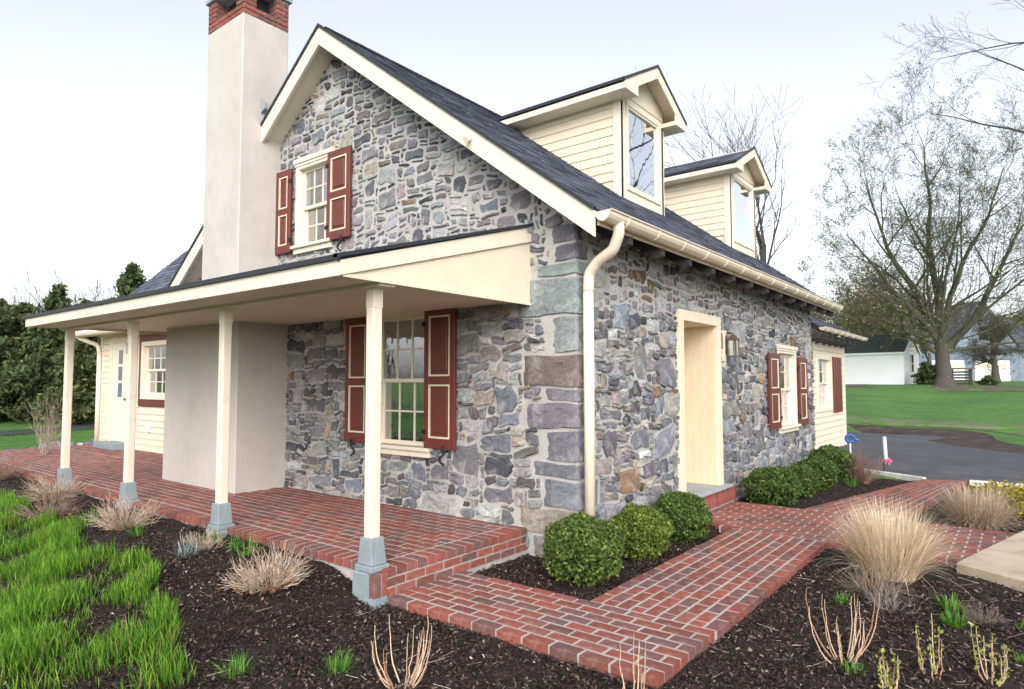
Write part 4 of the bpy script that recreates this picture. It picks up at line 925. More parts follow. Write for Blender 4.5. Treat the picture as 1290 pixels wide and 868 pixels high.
MB(TB).box(13.15, 13.35, -1.55, -1.3, zb, 7.0).build('corner_board', WHITE, gar); MB(TB).box(14.6, 15.6, -1.55, -1.48, 1.8, 5.2).build('window', WHITE, gar)
MB(TB).box(14.75, 15.45, -1.57, -1.551, 2.0, 5.0).build('pane', mat('warm_reflective_glass'), gar)
MB(TB).box(0.6, 1.2, -1.0, -.2, 1.3, 2.8).build('meter_box', WHITE, gar)
# pale blue-white house far left, behind the evergreens
hb = thing('far_house', (-37, 9.5, 0), 'pale white and blue gabled house glimpsed between the evergreens and the porch wing', 'house')
THh = oriented((-36.5, 15.5), -.5)
MB(THh).box(-3, 3, 0, 6, -.5, 5.2).hull8([(-3, 0, 5.2), (3, 0, 5.2), (0, 0, 7.4)], [(-3, 6, 5.2), (3, 6, 5.2), (0, 6, 7.4)]).build('wall', WHITE, hb)
MB(THh).hull8([(-3.4, -.3, 5.0), (0, -.3, 7.5), (3.4, -.3, 5.0), (0, -.3, 7.7)], [(-3.4, 6, 5.0), (0, 6, 7.5), (3.4, 6, 5.0), (0, 6, 7.7)]).build('roof', BLUEG, hb)

# ------------------------------------------------------------------ vegetation
def seg_mesh(P0, P1, R0, R1, n):
    P0, P1 = np.array(P0), np.array(P1); R0, R1 = np.array(R0), np.array(R1); d = P1-P0; L = np.linalg.norm(d, axis=1, keepdims=True)+1e-9; d = d/L
    ref = np.where(np.abs(d[:, 2:3]) > .9, np.array([[1., 0, 0]]), np.array([[0, 0, 1.]])); u = np.cross(d, ref); u /= np.linalg.norm(u, axis=1, keepdims=True); v = np.cross(d, u)
    a = np.arange(n)*2*pi/n; ring = u[:, None]*np.cos(a)[None, :, None]+v[:, None]*np.sin(a)[None, :, None]
    A_ = P0[:, None]+ring*R0[:, None, None]; B_ = P1[:, None]+ring*R1[:, None, None]
    V = np.concatenate([A_, B_], 1).reshape(-1, 3); M = len(P0); b = (np.arange(M)*2*n)[:, None]; k = np.arange(n); k2 = (k+1) % n
    F = np.stack([b+k, b+k2, b+n+k2, b+n+k], -1).reshape(-1, 4); return V, F
NSEG = None; CR = .72
def grow(p, d, L, r, lev, mx, S_, rng, up=.15, wob=.18, nch=4, ratio=.66, spread=.75, rmin=.006, tips=None):
    n = NSEG[lev] if NSEG else (4 if lev < mx else 3); sl_ = L/n; r0 = r
    for i in range(n):
        d = d+rng.normal(0, wob, 3)*(.5+.5*(lev > 0)); d[2] += up*.5; d = d/np.linalg.norm(d); q = p+d*sl_; r1 = max(r*(1-(.86 if NSEG else .55)*(i+1)/n), rmin*.7)
        S_.append((p, q, r0, r1, lev)); 
        if lev < mx and (i >= 1 or lev > 0):
            for _ in range((int(rng.rand() < nch/n) if NSEG else max(1, int(round(nch/n+rng.uniform(-.2, .6))))) if i < n-1 else 2):
                ax = rng.normal(0, 1, 3); ax -= ax@d*d; ax /= np.linalg.norm(ax); an = rng.uniform(.5, 1.1)*spread
                cdv = d*cos(an)+ax*sin(an); cdv[2] += up; cdv /= np.linalg.norm(cdv)
                grow(q, cdv, L*ratio*rng.uniform(.75, 1.15)*(1.25-.6*i/n if NSEG else 1), r1*CR, lev+1, mx, S_, rng, up, wob, nch, ratio, spread, rmin, tips)
        p, r0 = q, r1
    if lev >= mx-1 and tips is not None: tips.append(p)
def leaf_quads(C, size, rng, elong=1.6, flat=0.0):
    C = np.asarray(C); N = len(C); n_ = rng.normal(0, 1, (N, 3)); n_[:, 2] += flat; n_ /= np.linalg.norm(n_, axis=1, keepdims=True)
    u = np.cross(n_, rng.normal(0, 1, (N, 3))); u /= np.linalg.norm(u, axis=1, keepdims=True); v = np.cross(n_, u); s = (size*rng.uniform(.6, 1.3, N))[:, None]
    V = np.stack([C-u*s*elong/2, C-v*s/2, C+u*s*elong/2, C+v*s/2], 1).reshape(-1, 3); return V, np.arange(N*4).reshape(N, 4)
def tree_geo(seed, h, r, mx, **kw):
    rng = np.random.RandomState(seed); S_ = []; tips = []; lean = kw.pop('lean', (0, 0)); first = kw.pop('first', .35)
    grow(np.zeros(3), np.array([lean[0], lean[1], 1.]), h*first, r, 0, mx, S_, rng, tips=tips, **kw)
    tr = [s for s in S_ if s[4] == 0]; cr = [s for s in S_ if s[4] > 0]; return tr, cr, np.array(tips), rng
def place_tree(name, pos, tr, cr, label, cat='tree', group=None, barkm=BARK, leaves=None, nthin=3, crownm=None, flare=True, rz=0, meshes=None, sc=1.0):
    z = float(H(pos[0], pos[1]))-.05 if len(pos) == 2 else pos[2]; t = thing(name, (pos[0], pos[1], z), label, cat, group); t.rotation_euler.z = rz; t.scale = (sc, sc, sc)
    if meshes is None:
        meshes = []
        f = lambda ss_, n: seg_mesh([s[0] for s in ss_], [s[1] for s in ss_], [s[2] for s in ss_], [s[3] for s in ss_], n)
        V, F = f(tr, 10)
        if flare:
            rr = tr[0][2]
            V[:, :2] *= (1+.30*np.exp(-np.clip(V[:, 2], 0, 99)/(rr*1.0)))[:, None]
        meshes.append(('trunk', mesh_np('trunk', V, F, smooth=True), barkm))
        big = [s for s in cr if s[2] > .035]; sm = [s for s in cr if s[2] <= .035]
        Vs, Fs = [], []; o_ = 0
        for ss_, n in ((big, 6), (sm, nthin)):
            if ss_: V, F = f(ss_, n); Vs.append(V); Fs.append(np.hstack([F]) + o_); o_ += len(V)
        meshes.append(('crown', mesh_np('crown', np.concatenate(Vs), np.concatenate(Fs)), crownm or barkm))
        if leaves is not None: C, size, pal, rng = leaves; V, F = leaf_quads(C, size, rng); pc_ = np.array(pal)[rng.randint(0, len(pal), len(C))]*rng.uniform(.7, 1.25, (len(C), 1)); meshes.append(('foliage', mesh_np('foliage', V, F, pc_), LEAF))
        for nm, me, mm in meshes: me.materials.append(mm)
    for nm, me, mm in meshes:
        o = bpy.data.objects.new(nm, me); COL.objects.link(o); o.parent = t
    return t, meshes
# the big tree: several rising stems from a short stout trunk
rb = np.random.RandomState(21); tr = []; p = np.zeros(3); r = .58
for q, r1 in (((0, 0, .7), .46), ((-.05, 0, 1.8), .41), ((-.1, 0, 2.7), .40)): q = np.array(q); tr.append((p, q, r, r1, 0)); p, r = q, r1
cr = []; tips = []
ims = [(-.62, .15, .95, 11.5, .23), (-.33, -.1, 1, 14, .26), (.02, .1, 1, 15.5, .30), (.36, -.1, 1, 14.5, .23), (.85, .1, .75, 13, .28), (-1.2, -.2, .6, 10.5, .15), (-.45, .5, .9, 12, .16), (.25, -.6, .9, 12, .16), (1.2, .2, .5, 10, .14), (-.85, .3, .3, 7, .10), (.6, .5, .9, 12, .15)]
NSEG = (4, 11, 8, 6, 4, 3); CR = .52
for k_, (dx, dy, dz_, L, rr) in enumerate(ims):
    d = RT*dx+np.array([-FW[0], -FW[1], 0])*dy+np.array([0, 0, dz_]); d /= np.linalg.norm(d)
    grow(p-np.array([0, 0, .1+.25*(k_ % 3)]), d, L*.86, rr, 1, 5, cr, rb, up=.05, wob=.10, nch=8.2, ratio=.44, spread=1.0, rmin=.012, tips=tips)
NSEG = None; CR = .72
print('big tree', len(cr), len(tips))
tp = np.array(tips); C = np.concatenate([tp+rb.normal(0, .16, tp.shape) for _ in range(2)]); C = C[rb.rand(len(C)) < .10*30000/len(tp)]
bt = np.array([-.7, 45.2])
place_tree('budding_tree', bt, tr, cr, 'huge spreading tree with thick trunk and fresh green buds right of the shed', crownm=MOSSY, leaves=(C, .085, [(.26, .32, .11), (.20, .22, .10), (.32, .36, .13)], rb))
# leaning tree beside it, smaller round tree, tree behind the dormers, near branches at the right edge
def simple_tree(seed, pos, h, r, mx, lab, bark=BARK, leafpal=None, lsz=.1, dens=1, name='bare_tree', group=None, **kw):
    tr, cr, tips, rng = tree_geo(seed, h, r, mx, **kw); lv = None
    if leafpal: C = np.concatenate([tips+rng.normal(0, h*.012, tips.shape) for _ in range(int(dens))]); lv = (C, lsz, leafpal, rng)
    return place_tree(name, pos, tr, cr, lab, barkm=bark, leaves=lv, group=group)
simple_tree(5, fr_pt(1252, 60), 11.0, .38, 5, 'rounded bare tree standing in front of the white garage door', nch=4, ratio=.72, spread=.9, up=.05, wob=.14, first=.24, rmin=.014)
simple_tree(14, fr_pt(955, 24), 12.5, .17, 4, 'slim bare tree rising behind the farther dormer', nch=3, ratio=.62, spread=.75, up=.12, wob=.10, first=.52, rmin=.008)
ep_ = fr_pt(1455, 14); rr_g = np.random.RandomState(4); tr = [(np.array([0, 0, 0.]), np.array([0, .1, 4.]), .26, .22, 0), (np.array([0, .1, 4.]), np.array([.1, .1, 8.5]), .22, .16, 0), (np.array([.1, .1, 8.5]), np.array([0, 0, 12.]), .16, .08, 0)]
cr = []; tips = []; NSEG = (4, 8, 6, 4, 3); CR = .5
for zq, up_, L, rq in ((7.0, .10, 4.9, .06), (7.7, .02, 4.2, .05), (9.4, .12, 3.9, .045)):
    grow(np.array([0, 0, zq]), np.array([-RT[0], -RT[1], up_]), L, rq, 1, 4, cr, rr_g, up=.03, wob=.10, nch=5, ratio=.42, spread=.8, rmin=.004, tips=tips)
NSEG = None; CR = .72
place_tree('bare_tree', ep_, tr, cr, 'dark bare tree just outside the right edge, its branches reaching in at the upper right', barkm=mat('dark_bark', (.035, .034, .038), .9, n1=(6, .3)))
# far woods, three kinds shared by copies
kinds = []
for i, (sd, lp) in enumerate(((31, None), (32, [(.25, .17, .08), (.22, .22, .08), (.30, .20, .12)]), (33, [(.20, .24, .07), (.28, .24, .09)]))):
    tr, cr, tips, rng = tree_geo(sd, 11, .24, 4, nch=4.2, ratio=.70, spread=.7, up=.12, wob=.13, first=.36, rmin=.016); lv = None
    if lp: C = np.concatenate([tips+rng.normal(0, .35, tips.shape) for _ in range(5)]); lv = (C, .16, lp, rng)
    kinds.append((tr, cr, lv, None))
ORD = ('first', 'second', 'third', 'fourth', 'fifth', 'sixth', 'seventh', 'eighth', 'ninth', 'tenth', 'eleventh', 'twelfth', 'thirteenth', 'fourteenth')
FO = (3, 5, 7, 9, 10, 11, 12, 13, 14, 14, 2, 4, 8, 1)
def far_tree(u, depth, kd, sc, lab, grp):
    tr, cr, lv, ms = kinds[kd]
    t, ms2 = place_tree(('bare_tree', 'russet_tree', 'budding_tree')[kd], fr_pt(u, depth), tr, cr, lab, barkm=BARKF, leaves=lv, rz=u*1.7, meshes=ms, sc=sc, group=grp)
    kinds[kd] = (tr, cr, lv, ms2)
for i, u in enumerate((-60, -25, 10, 42, 75, 100, 128, 150, 178, 205, 235)):
    far_tree(u, 46+7*(i % 3), 0, .80+.12*((i*5) % 4)/3, ORD[i]+' tall bare tree from the left in the wood behind the evergreens', 'bare trees behind the evergreens')
for i, (u, dp_, kd) in enumerate(((1075, 62, 1), (1100, 70, 2), (1125, 64, 1), (1150, 74, 2), (1172, 66, 1), (1205, 100, 1), (1235, 98, 0), (1262, 104, 1), (1290, 96, 2), (1310, 90, 1), (1050, 70, 0), (1090, 85, 0), (1140, 90, 1), (1020, 80, 1))):
    far_tree(u, dp_, kd, .85+.1*(i % 3), 'hazy %s tree, %s from the left in the far wood at right' % (('bare grey', 'russet brown', 'yellow-green')[kd], ORD[FO[i]-1]), 'far %s trees beyond the shed' % ('bare', 'russet', 'yellow-green')[kd])
# trees round the camera side of the garden (seen only as reflections)
for i, (x, y) in enumerate(((17, 10), (22, 2), (19, -8), (-6, -24), (-16, -26), (6, -27), (-26, -20))):
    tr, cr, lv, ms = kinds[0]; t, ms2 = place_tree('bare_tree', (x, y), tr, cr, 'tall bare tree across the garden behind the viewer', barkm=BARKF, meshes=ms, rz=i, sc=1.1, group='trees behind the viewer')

# evergreens
def evergreen(pos, h, rad, seed, lab, pal=((.10, .14, .065), (.135, .185, .07), (.08, .12, .065), (.18, .21, .095)), n=15000, name='evergreen_tree', grp=None, tip=.95):
    rng = np.random.RandomState(seed); z = float(H(*pos))-.05; t = thing(name, (pos[0], pos[1], z), lab, 'tree', grp)
    S_ = [(np.zeros(3), np.array([0, 0, h*.97]), rad*.07, .02, 0)]; V, F = seg_mesh(*[[s[i] for s in S_] for i in range(4)], 8); add_np('trunk', V+ORI[t.name], F, BARK, t)
    nb_ = int(h*26); C = []; br = []
    for i in range(nb_):
        f = (i/nb_)**.9; zz = .02*h+f*h*.96; prof = (1-f)**tip*(.75+.35*rng.rand()); L = rad*prof*(1.05 if f > .12 else .85); a = rng.uniform(0, 2*pi)
        d = np.array([cos(a), sin(a), rng.uniform(-.15, .5)]); m_ = max(6, int(n/nb_*(.25+1.5*(1-f)))); tt = rng.rand(m_)**.6
        q = np.array([0, 0, zz])+d[None]*(L*tt)[:, None]+rng.normal(0, 1, (m_, 3))*np.array([.16, .16, .13])*(.4+L*.25); C.append(q)
        br.append((np.array([0, 0, zz]), np.array([0, 0, zz])+d*L*.9, .02, .006, 1))
    V, F = seg_mesh(*[[s[i] for s in br] for i in range(4)], 3); add_np('branches', V+ORI[t.name], F, BARK, t)
    C = np.concatenate(C); C = C[C[:, 2] > .0]; V, F = leaf_quads(C, .10, rng, elong=2.6); cl = np.array(pal)[rng.randint(0, len(pal), len(C))]
    big = .75+.5*np.sin(C[:, 0]*2.1+seed)*np.sin(C[:, 2]*1.7)*np.sin(C[:, 1]*2.3); cl = cl*(rng.uniform(.7, 1.3, len(C))*np.clip(big, .55, 1.3))[:, None]
    add_np('foliage', V+ORI[t.name], F, LEAF, t, cl); return t
for i, (u, dp_, h, rd, lab, tp_) in enumerate(((-30, 26, 4.6, 2.6, 'dark evergreen cut by the left edge of the photo', .6), (30, 27, 4.5, 2.3, 'broad green evergreen second from the left edge', .6), (72, 25.5, 5.0, 1.9, 'evergreen left of the tallest spire, left of the first porch post', .75),
        (105, 27, 4.6, 2.0, 'bushy evergreen directly behind the outermost porch post', .6), (165, 26, 5.9, 1.9, 'tallest pointed spruce rising above the porch roof end', .7), (130, 24.5, 4.2, 1.8, 'low yellow-green evergreen between the outer two porch posts', .6), (215, 31, 4.6, 2.2, 'evergreen half hidden behind the cream wing', .7), (0, 30, 5.0, 2.4, 'back-row evergreen near the left edge', .7), (255, 34, 5.0, 2.4, 'evergreen hidden mostly by the wing roof', .7))):
    evergreen(fr_pt(u, dp_), h*1.1, rd, 50+i, lab, tip=tp_, n=13000, pal=((.10, .14, .065), (.135, .185, .07), (.08, .12, .065), (.18, .21, .095)) if i % 2 == 0 else ((.12, .15, .065), (.155, .195, .075), (.09, .13, .065), (.20, .22, .10)))
evergreen(fr_pt(1166, 43), 1.5, .8, 71, 'small dark green bush beside the gable end of the white shed', n=2500, name='garden_bush', tip=.4)
evergreen(fr_pt(1243, 44), .7, .5, 72, 'small bush at the foot of the bank below the garage', n=1200, name='garden_bush', tip=.4)
# firewood stack / dark bench by the tree
fw = thing('log_rack', (-1.5, 46.5, 1.3), 'brown wooden rack standing behind the foot of the huge tree', 'rack')
Tf = oriented(fr_pt(1150, 47), ang)
for k in range(4): MB(Tf).box(k*1.1, k*1.1+.12, 0, .5, 1.2, 2.45).build('upright', BARK, fw)
MB(Tf).box(-.2, 3.6, -.1, .6, 2.45, 2.56).build('rack_top', mat('tan_board', (.30, .24, .16), .8), fw)
for k in range(5): MB(Tf).box(0, 3.4, .05, .45, 1.4+k*.2, 1.4+k*.2+.12).build('rail', BARK, fw)

for i, (x, y) in enumerate(((-11, -21), (-5, -24), (1, -23), (-17, -18))): evergreen((x, y), 5.5, 2.6, 90+i, ('first', 'second', 'third', 'fourth')[i]+' evergreen across the garden, seen only as a reflection in the porch window', n=4000)  # unseen trees added to give the porch window something dark to mirror
# boxwood balls
def boxwood(x, y, r, hgt, seed, lab, grp, n=9000, pal=((.085, .14, .030), (.14, .21, .042), (.06, .105, .025), (.22, .28, .07)), dark=False, ls=.021):
    rng = np.random.RandomState(seed); z = float(H(x, y))-.02; t = thing('boxwood_bush', (x, y, z), lab, 'shrub', grp); o_ = ORI[t.name]
    dirs = rng.normal(0, 1, (n, 3)); dirs /= np.linalg.norm(dirs, axis=1, keepdims=True); dirs[:, 2] = np.abs(dirs[:, 2])*np.where(rng.rand(n) < .78, 1, -1)
    lump = 1+.065*np.sin(dirs[:, 0]*7+seed)*np.sin(dirs[:, 1]*6+seed*2)+.06*np.sin(dirs[:, 2]*9+dirs[:, 0]*5+seed)+.035*np.sin(dirs[:, 0]*19)*np.sin(dirs[:, 1]*17+dirs[:, 2]*15)
    rad = lump*(1-.30*rng.rand(n)**1.6+.05*rng.rand(n)**4)
    C = dirs*rad[:, None]*np.array([r, r, hgt/2]); C[:, 2] += hgt*.50; C = C[C[:, 2] > .02]
    V, F = leaf_quads(C, ls, rng, elong=1.7, flat=.4); ft = rng.rand(len(C)); k = rng.randint(0, 3, len(C)); k[ft > .86] = 3; cl = np.array(pal)[k]*rng.uniform(.7, 1.3, (len(C), 1))
    add_np('foliage', V+o_, F, LEAF, t, cl)
    # sprigs poking out
    m = 90; a = rng.uniform(0, 2*pi, m); ph = rng.uniform(0, pi/2, m); d = np.stack([np.cos(a)*np.cos(ph), np.sin(a)*np.cos(ph), np.sin(ph)], 1)
    P0 = d*np.array([r, r, hgt/2])*.2+np.array([0, 0, hgt*.45]); P1 = d*np.array([r, r, hgt/2])*1.02+np.array([0, 0, hgt*.5])
    V, F = seg_mesh(P0, P1, np.full(m, .005), np.full(m, .002), 3); add_np('stems', V+o_, F, BARK, t)
    core = MB(); 
    for i in range(6):
        pass
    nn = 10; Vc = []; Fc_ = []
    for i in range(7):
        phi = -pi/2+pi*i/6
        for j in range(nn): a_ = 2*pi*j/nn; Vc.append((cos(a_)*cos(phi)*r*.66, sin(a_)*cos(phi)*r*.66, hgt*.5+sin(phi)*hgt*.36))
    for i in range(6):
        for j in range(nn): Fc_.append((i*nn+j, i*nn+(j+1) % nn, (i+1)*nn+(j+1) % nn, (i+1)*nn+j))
    add_np('inner_growth', np.array(Vc)+o_, Fc_, mat('inner_twigs', (.022, .030, .012), .95, n1=(30, .5), bump=(40, .02)), t)  # opaque dark ball, the shade inside the bush put into its colour
    return t
g1 = 'clipped boxwoods in the bed by the downspout'
boxwood(.28, -.36, .335, .56, 1, 'round boxwood nearest the porch step, in front of the downspout', g1, 13000)
boxwood(.32, .62, .275, .50, 2, 'middle round boxwood with yellowish top, between two others by the downspout', g1, 12000, pal=((.11, .17, .030), (.18, .24, .042), (.08, .125, .025), (.28, .32, .07)))
boxwood(.36, 1.47, .295, .52, 3, 'round boxwood closest to the doorway step', g1, 12000, pal=((.075, .13, .030), (.12, .19, .04), (.055, .10, .025), (.19, .26, .065)))
g2 = 'boxwoods in the bed beyond the doorway'
dk = ((.07, .125, .034), (.105, .17, .04), (.052, .095, .03), (.17, .23, .06))
boxwood(.52, 4.12, .36, .52, 4, 'wide dark boxwood nearest the doorway in the bed under the side window', g2, 10000, pal=dk, ls=.026)
boxwood(.60, 5.02, .285, .46, 5, 'second dark boxwood beyond the doorway', g2, 8000, pal=dk, ls=.026)
boxwood(.66, 5.92, .30, .50, 6, 'third dark boxwood beyond the doorway', g2, 8000, pal=dk, ls=.028)
boxwood(.66, 6.95, .36, .60, 7, 'farthest and tallest dark boxwood, against the cream wing', g2, 8000, pal=dk, ls=.03)

# blades: curved tapering strips
def blades(N, base, az_, lean, L, wd, droop, rng, seg=4):
    t = np.linspace(0, 1, seg+1)[None, :, None]; hd = np.stack([np.cos(az_), np.sin(az_), np.zeros(N)], 1)[:, None]; L = L[:, None, None]
    th = (lean[:, None, None]+droop[:, None, None]*t)
    dt = 1/seg; P = np.zeros((N, seg+1, 3)); P[:, 0] = base
    for k in range(seg):
        a = th[:, k:k+1]; P[:, k+1] = P[:, k]+(hd[:, 0]*np.sin(a[:, 0])+np.array([[0, 0, 1.]])*np.cos(a[:, 0]))*L[:, 0]*dt
    side = np.stack([-np.sin(az_+rng.uniform(-.8, .8, N)), np.cos(az_), np.zeros(N)], 1)[:, None]; w_ = wd[:, None, None]*(1-t**1.5*.92)
    V = np.stack([P-side*w_/2, P+side*w_/2], 2).reshape(-1, 3); b = (np.arange(N)*(seg+1)*2)[:, None]; k = np.arange(seg)*2
    F = np.stack([b+k, b+k+1, b+k+3, b+k+2], -1).reshape(-1, 4); return V, F
def bladecol(N, pal, rng, seg=4, lo=.7, hi=1.3): c = np.array(pal)[rng.randint(0, len(pal), N)]*rng.uniform(lo, hi, (N, 1)); return np.repeat(c, seg, 0)
def grass_clump(x, y, n, R_, L, lab, pal, seed, name='ornamental_grass', droop=1.3, wd=.006, m=STRAW, cat='grass clump', lean=.75, base=.16, grp=None, seg=5):
    rng = np.random.RandomState(seed); z = float(H(x, y))-.02; t = thing(name, (x, y, z), lab, cat, grp)
    az_ = rng.uniform(0, 2*pi, n); rr = base*np.sqrt(rng.rand(n)); B_ = np.stack([x+rr*np.cos(az_), y+rr*np.sin(az_), np.full(n, z)], 1)
    ln = lean*rng.rand(n)**.8*np.where(rng.rand(n) < .18, 1.7, 1); V, F = blades(n, B_, az_+rng.normal(0, .75, n), ln, L*rng.uniform(.55, 1.1, n), wd*rng.uniform(.5, 1.2, n), droop*rng.uniform(-.15, 1.3, n)*(ln+.25), rng, seg)
    add_np('blades', V, F, m, t, bladecol(n, pal, rng, seg))
    return t
straw = [(.80, .68, .48), (.86, .76, .58), (.70, .56, .38), (.88, .82, .68), (.58, .45, .29)]
grass_clump(2.30, 1.36, 3600, .4, .65, 'large pale straw ornamental grass clump beside the brick walk', straw, 3, droop=1.6, lean=.52, base=.18, wd=.007)
grass_clump(2.78, 4.25, 2600, .4, .52, 'smaller greyish dry ornamental grass clump between the walk branches', [(.50, .40, .30), (.58, .49, .38), (.42, .33, .24), (.66, .57, .46)], 4, droop=1.6, lean=.75, base=.18, wd=.008)
rng = np.random.RandomState(8)
# grey withered debris round the foot of the big clump
grass_clump(2.28, .78, 500, .3, .30, 'withered grey perennial remains at the foot of the straw grass clump', [(.30, .24, .18), (.40, .33, .26), (.20, .15, .11)], 12, name='withered_plant', droop=2.2, lean=1.3, base=.14, cat='plant')

GREYP = [(.26, .23, .22), (.36, .32, .30), (.18, .15, .14)]
def sprig_shrub(x, y, n, L, lab, seed, cols, name='dry_shrub', rad=.0035, spread=.9, lvl=2, leafc=None, nl=0, cat='shrub', base=.06, grp=None, lsz=.02, up=.1, wob=.09):
    rng = np.random.RandomState(seed); z = float(H(x, y))-.02; t = thing(name, (x, y, z), lab, cat, grp); S_ = []; o_ = ORI[t.name]; tips = []
    for i in range(n):
        a = rng.uniform(0, 2*pi); ph = spread*rng.rand()**.7; d = np.array([cos(a)*sin(ph), sin(a)*sin(ph), cos(ph)]); p0 = o_+np.array([cos(a)*base*rng.rand(), sin(a)*base*rng.rand(), 0])
        grow(p0, d, L*rng.uniform(.6, 1.1), rad*rng.uniform(.8, 1.4), 3-lvl, 3, S_, rng, up=up, wob=wob, nch=2, ratio=.5, spread=.6, rmin=.0012, tips=tips)
    V, F = seg_mesh(*[[s[i] for s in S_] for i in range(4)], 4); c = np.array(cols)[rng.randint(0, len(cols), len(S_))]*rng.uniform(.75, 1.2, (len(S_), 1)); add_np('stems', V, F, TWIG, t, np.repeat(c, 4, 0))
    if leafc:
        tp_ = np.array(tips); C = tp_[rng.randint(0, len(tp_), nl)]+rng.normal(0, .015, (nl, 3)); V, F = leaf_quads(C, lsz, rng); add_np('leaves', V, F, LEAF, t, np.array(leafc)[rng.randint(0, len(leafc), nl)]*rng.uniform(.7, 1.2, (nl, 1)))
    return t
dry = [(.50, .41, .34), (.60, .52, .45), (.36, .26, .20), (.50, .38, .28)]
gs = 'cut-back dry shrubs in front of the porch'
def dome(x, y, n, L, lab, seed, pal=dry, w_=.0085):
    t = sprig_shrub(x, y, n, L, lab, seed, pal, grp=gs, rad=.0050, spread=1.3, lvl=1, wob=.05, up=.03, base=.1, leafc=[(.25, .10, .05), (.35, .17, .08)], nl=60, lsz=.018)
    rng = np.random.RandomState(seed+100); o_ = ORI[t.name]; nn = 90; C = o_+rng.normal(0, 1, (nn, 3))*np.array([.10, .10, .03])+np.array([0, 0, .05]); V, F = leaf_quads(C, .03, rng)
    add_np('dead_leaves', V, F, LEAF, t, np.array([(.28, .12, .06), (.35, .22, .13)])[rng.randint(0, 2, nn)])
dome(-1.22, -2.36, 130, .235, 'bushy dry shrub of pale twigs before the third and fourth porch posts', 11)
dome(-4.05, -2.25, 110, .28, 'dry twiggy shrub just in front of the second porch post', 12)
dome(-6.6, -2.12, 90, .28, 'dry twiggy shrub near the outermost porch post', 13)
dome(-9.2, -2.05, 80, .30, 'brown dry shrub cut by the left edge of the photo', 14, pal=[(.28, .20, .16), (.34, .26, .22)])
dome(-5.25, -2.55, 60, .26, 'low dark dried shrub at the edge of the tall green grass', 15, pal=[(.22, .16, .13), (.30, .22, .18)])
sprig_shrub(2.42, .42, 26, .13, 'low grey twiggy remnant between the straw grass and the curved canes', 71, GREYP, name='withered_plant', rad=.003, spread=1.2, cat='plant')
sprig_shrub(2.97, .52, 26, .11, 'low dark twiggy mound right of the two bright green tufts', 72, [(.16, .12, .11), (.26, .20, .18)], name='withered_plant', rad=.003, spread=1.3, cat='plant')
sprig_shrub(-2.55, -2.18, 26, .14, 'low tangle of pale twigs beside the silvery plant', 73, dry, name='withered_plant', rad=.003, spread=1.3, cat='plant')
# tall canes in the foreground
cane = [(.52, .36, .25), (.60, .45, .33), (.44, .28, .19)]
def canes(x, y, n, L, lab, seed, pal=cane, curve=.35, leafc=None, rad=.0045):
    rng = np.random.RandomState(seed); z = float(H(x, y))-.02; t = thing('cane_shrub', (x, y, z), lab, 'shrub', 'leafless canes in the foreground beds'); m = MB()
    lf = []
    for i in range(n):
        a = rng.uniform(0, 2*pi); ll = L*rng.uniform(.55, 1.1); P = []; k = rng.uniform(.4, 1.1)*curve
        b0 = rng.uniform(0, .05)
        for j in range(9): s_ = j/8; P.append((x+cos(a)*(b0+k*ll*(1-(1-s_)**2.2))+rng.normal(0, .003), y+sin(a)*(b0+k*ll*(1-(1-s_)**2.2))+rng.normal(0, .003), z+ll*s_**1.25*.98))
        m.tube(P, [rad*(1.2-.85*j/8) for j in range(9)], 5, col=tuple(np.array(pal[rng.randint(len(pal))])*rng.uniform(.8, 1.2)))
        if leafc is not None:
            for j in range(3, 9): 
                if rng.rand() < .8: lf.append(P[j])
    m.build('canes', TWIG, t, cols=True)
    if lf: C = np.repeat(np.array(lf), 3, 0)+rng.normal(0, .008, (len(lf)*3, 3)); V, F = leaf_quads(C, .016, rng); add_np('buds', V, F, LEAF, t, np.array(leafc)[rng.randint(0, len(leafc), len(C))], kind='stuff')
    return t
canes(.52, -2.60, 17, .38, 'leafless tan canes in the mulch below the front edge of the walk', 21, curve=.62)
canes(1.62, -2.02, 9, .36, 'few tall pale canes at the near corner of the brick walk', 22, curve=.2)
canes(2.35, -.75, 17, .40, 'cluster of curved brown canes in the mulch right of the walk', 23, curve=.45)
canes(2.62, -.98, 8, .20, 'short canes with yellow-green buds at the lower right, left of the budding pair', 24, curve=.2, leafc=[(.35, .42, .08), (.28, .34, .07)])
canes(2.80, -.62, 6, .34, 'upright budding canes standing below the bright green tuft', 25, curve=.15, leafc=[(.35, .42, .08), (.28, .34, .07)])
canes(3.06, -.55, 8, .30, 'budding canes at the lower right corner of the photo', 26, curve=.25, leafc=[(.35, .42, .08), (.28, .34, .07)])
# fresh green tufts
gr = [(.10, .26, .03), (.16, .36, .05), (.07, .19, .03), (.22, .42, .08)]
gt = 'green tufts sprouting in the mulch'
def tuft(x, y, n, L, lab, seed, pal=gr, wd=.006, lean=.9, droop=.6, base=.05, name='grass_tuft'): return grass_clump(x, y, n, 0, L, lab, pal, seed, name=name, droop=droop, wd=wd, m=BLADE, lean=lean, base=base, cat='plant', grp=gt, seg=4)
tuft(.08, -2.70, 170, .15, 'green grass tuft at the bottom between lawn and canes', 31)
tuft(-.36, -3.08, 130, .15, 'green grass tuft at the bottom edge nearest the tall green grass', 32)
tuft(-2.03, -2.08, 70, .24, 'loose green tuft just left of the bushy dry shrub', 33, wd=.009)
tuft(-2.66, -2.05, 90, .20, 'bright green tuft behind the silvery plant', 34, wd=.010)
tuft(-2.35, -2.02, 60, .16, 'low mid-green tuft between the two brighter tufts', 35, wd=.008)
tuft(-4.5, -2.42, 90, .22, 'green sprouting clump left of the second dry shrub', 36, wd=.012)
tuft(-3.6, -2.32, 60, .20, 'narrow green tuft beneath the second dry shrub', 37, wd=.008)
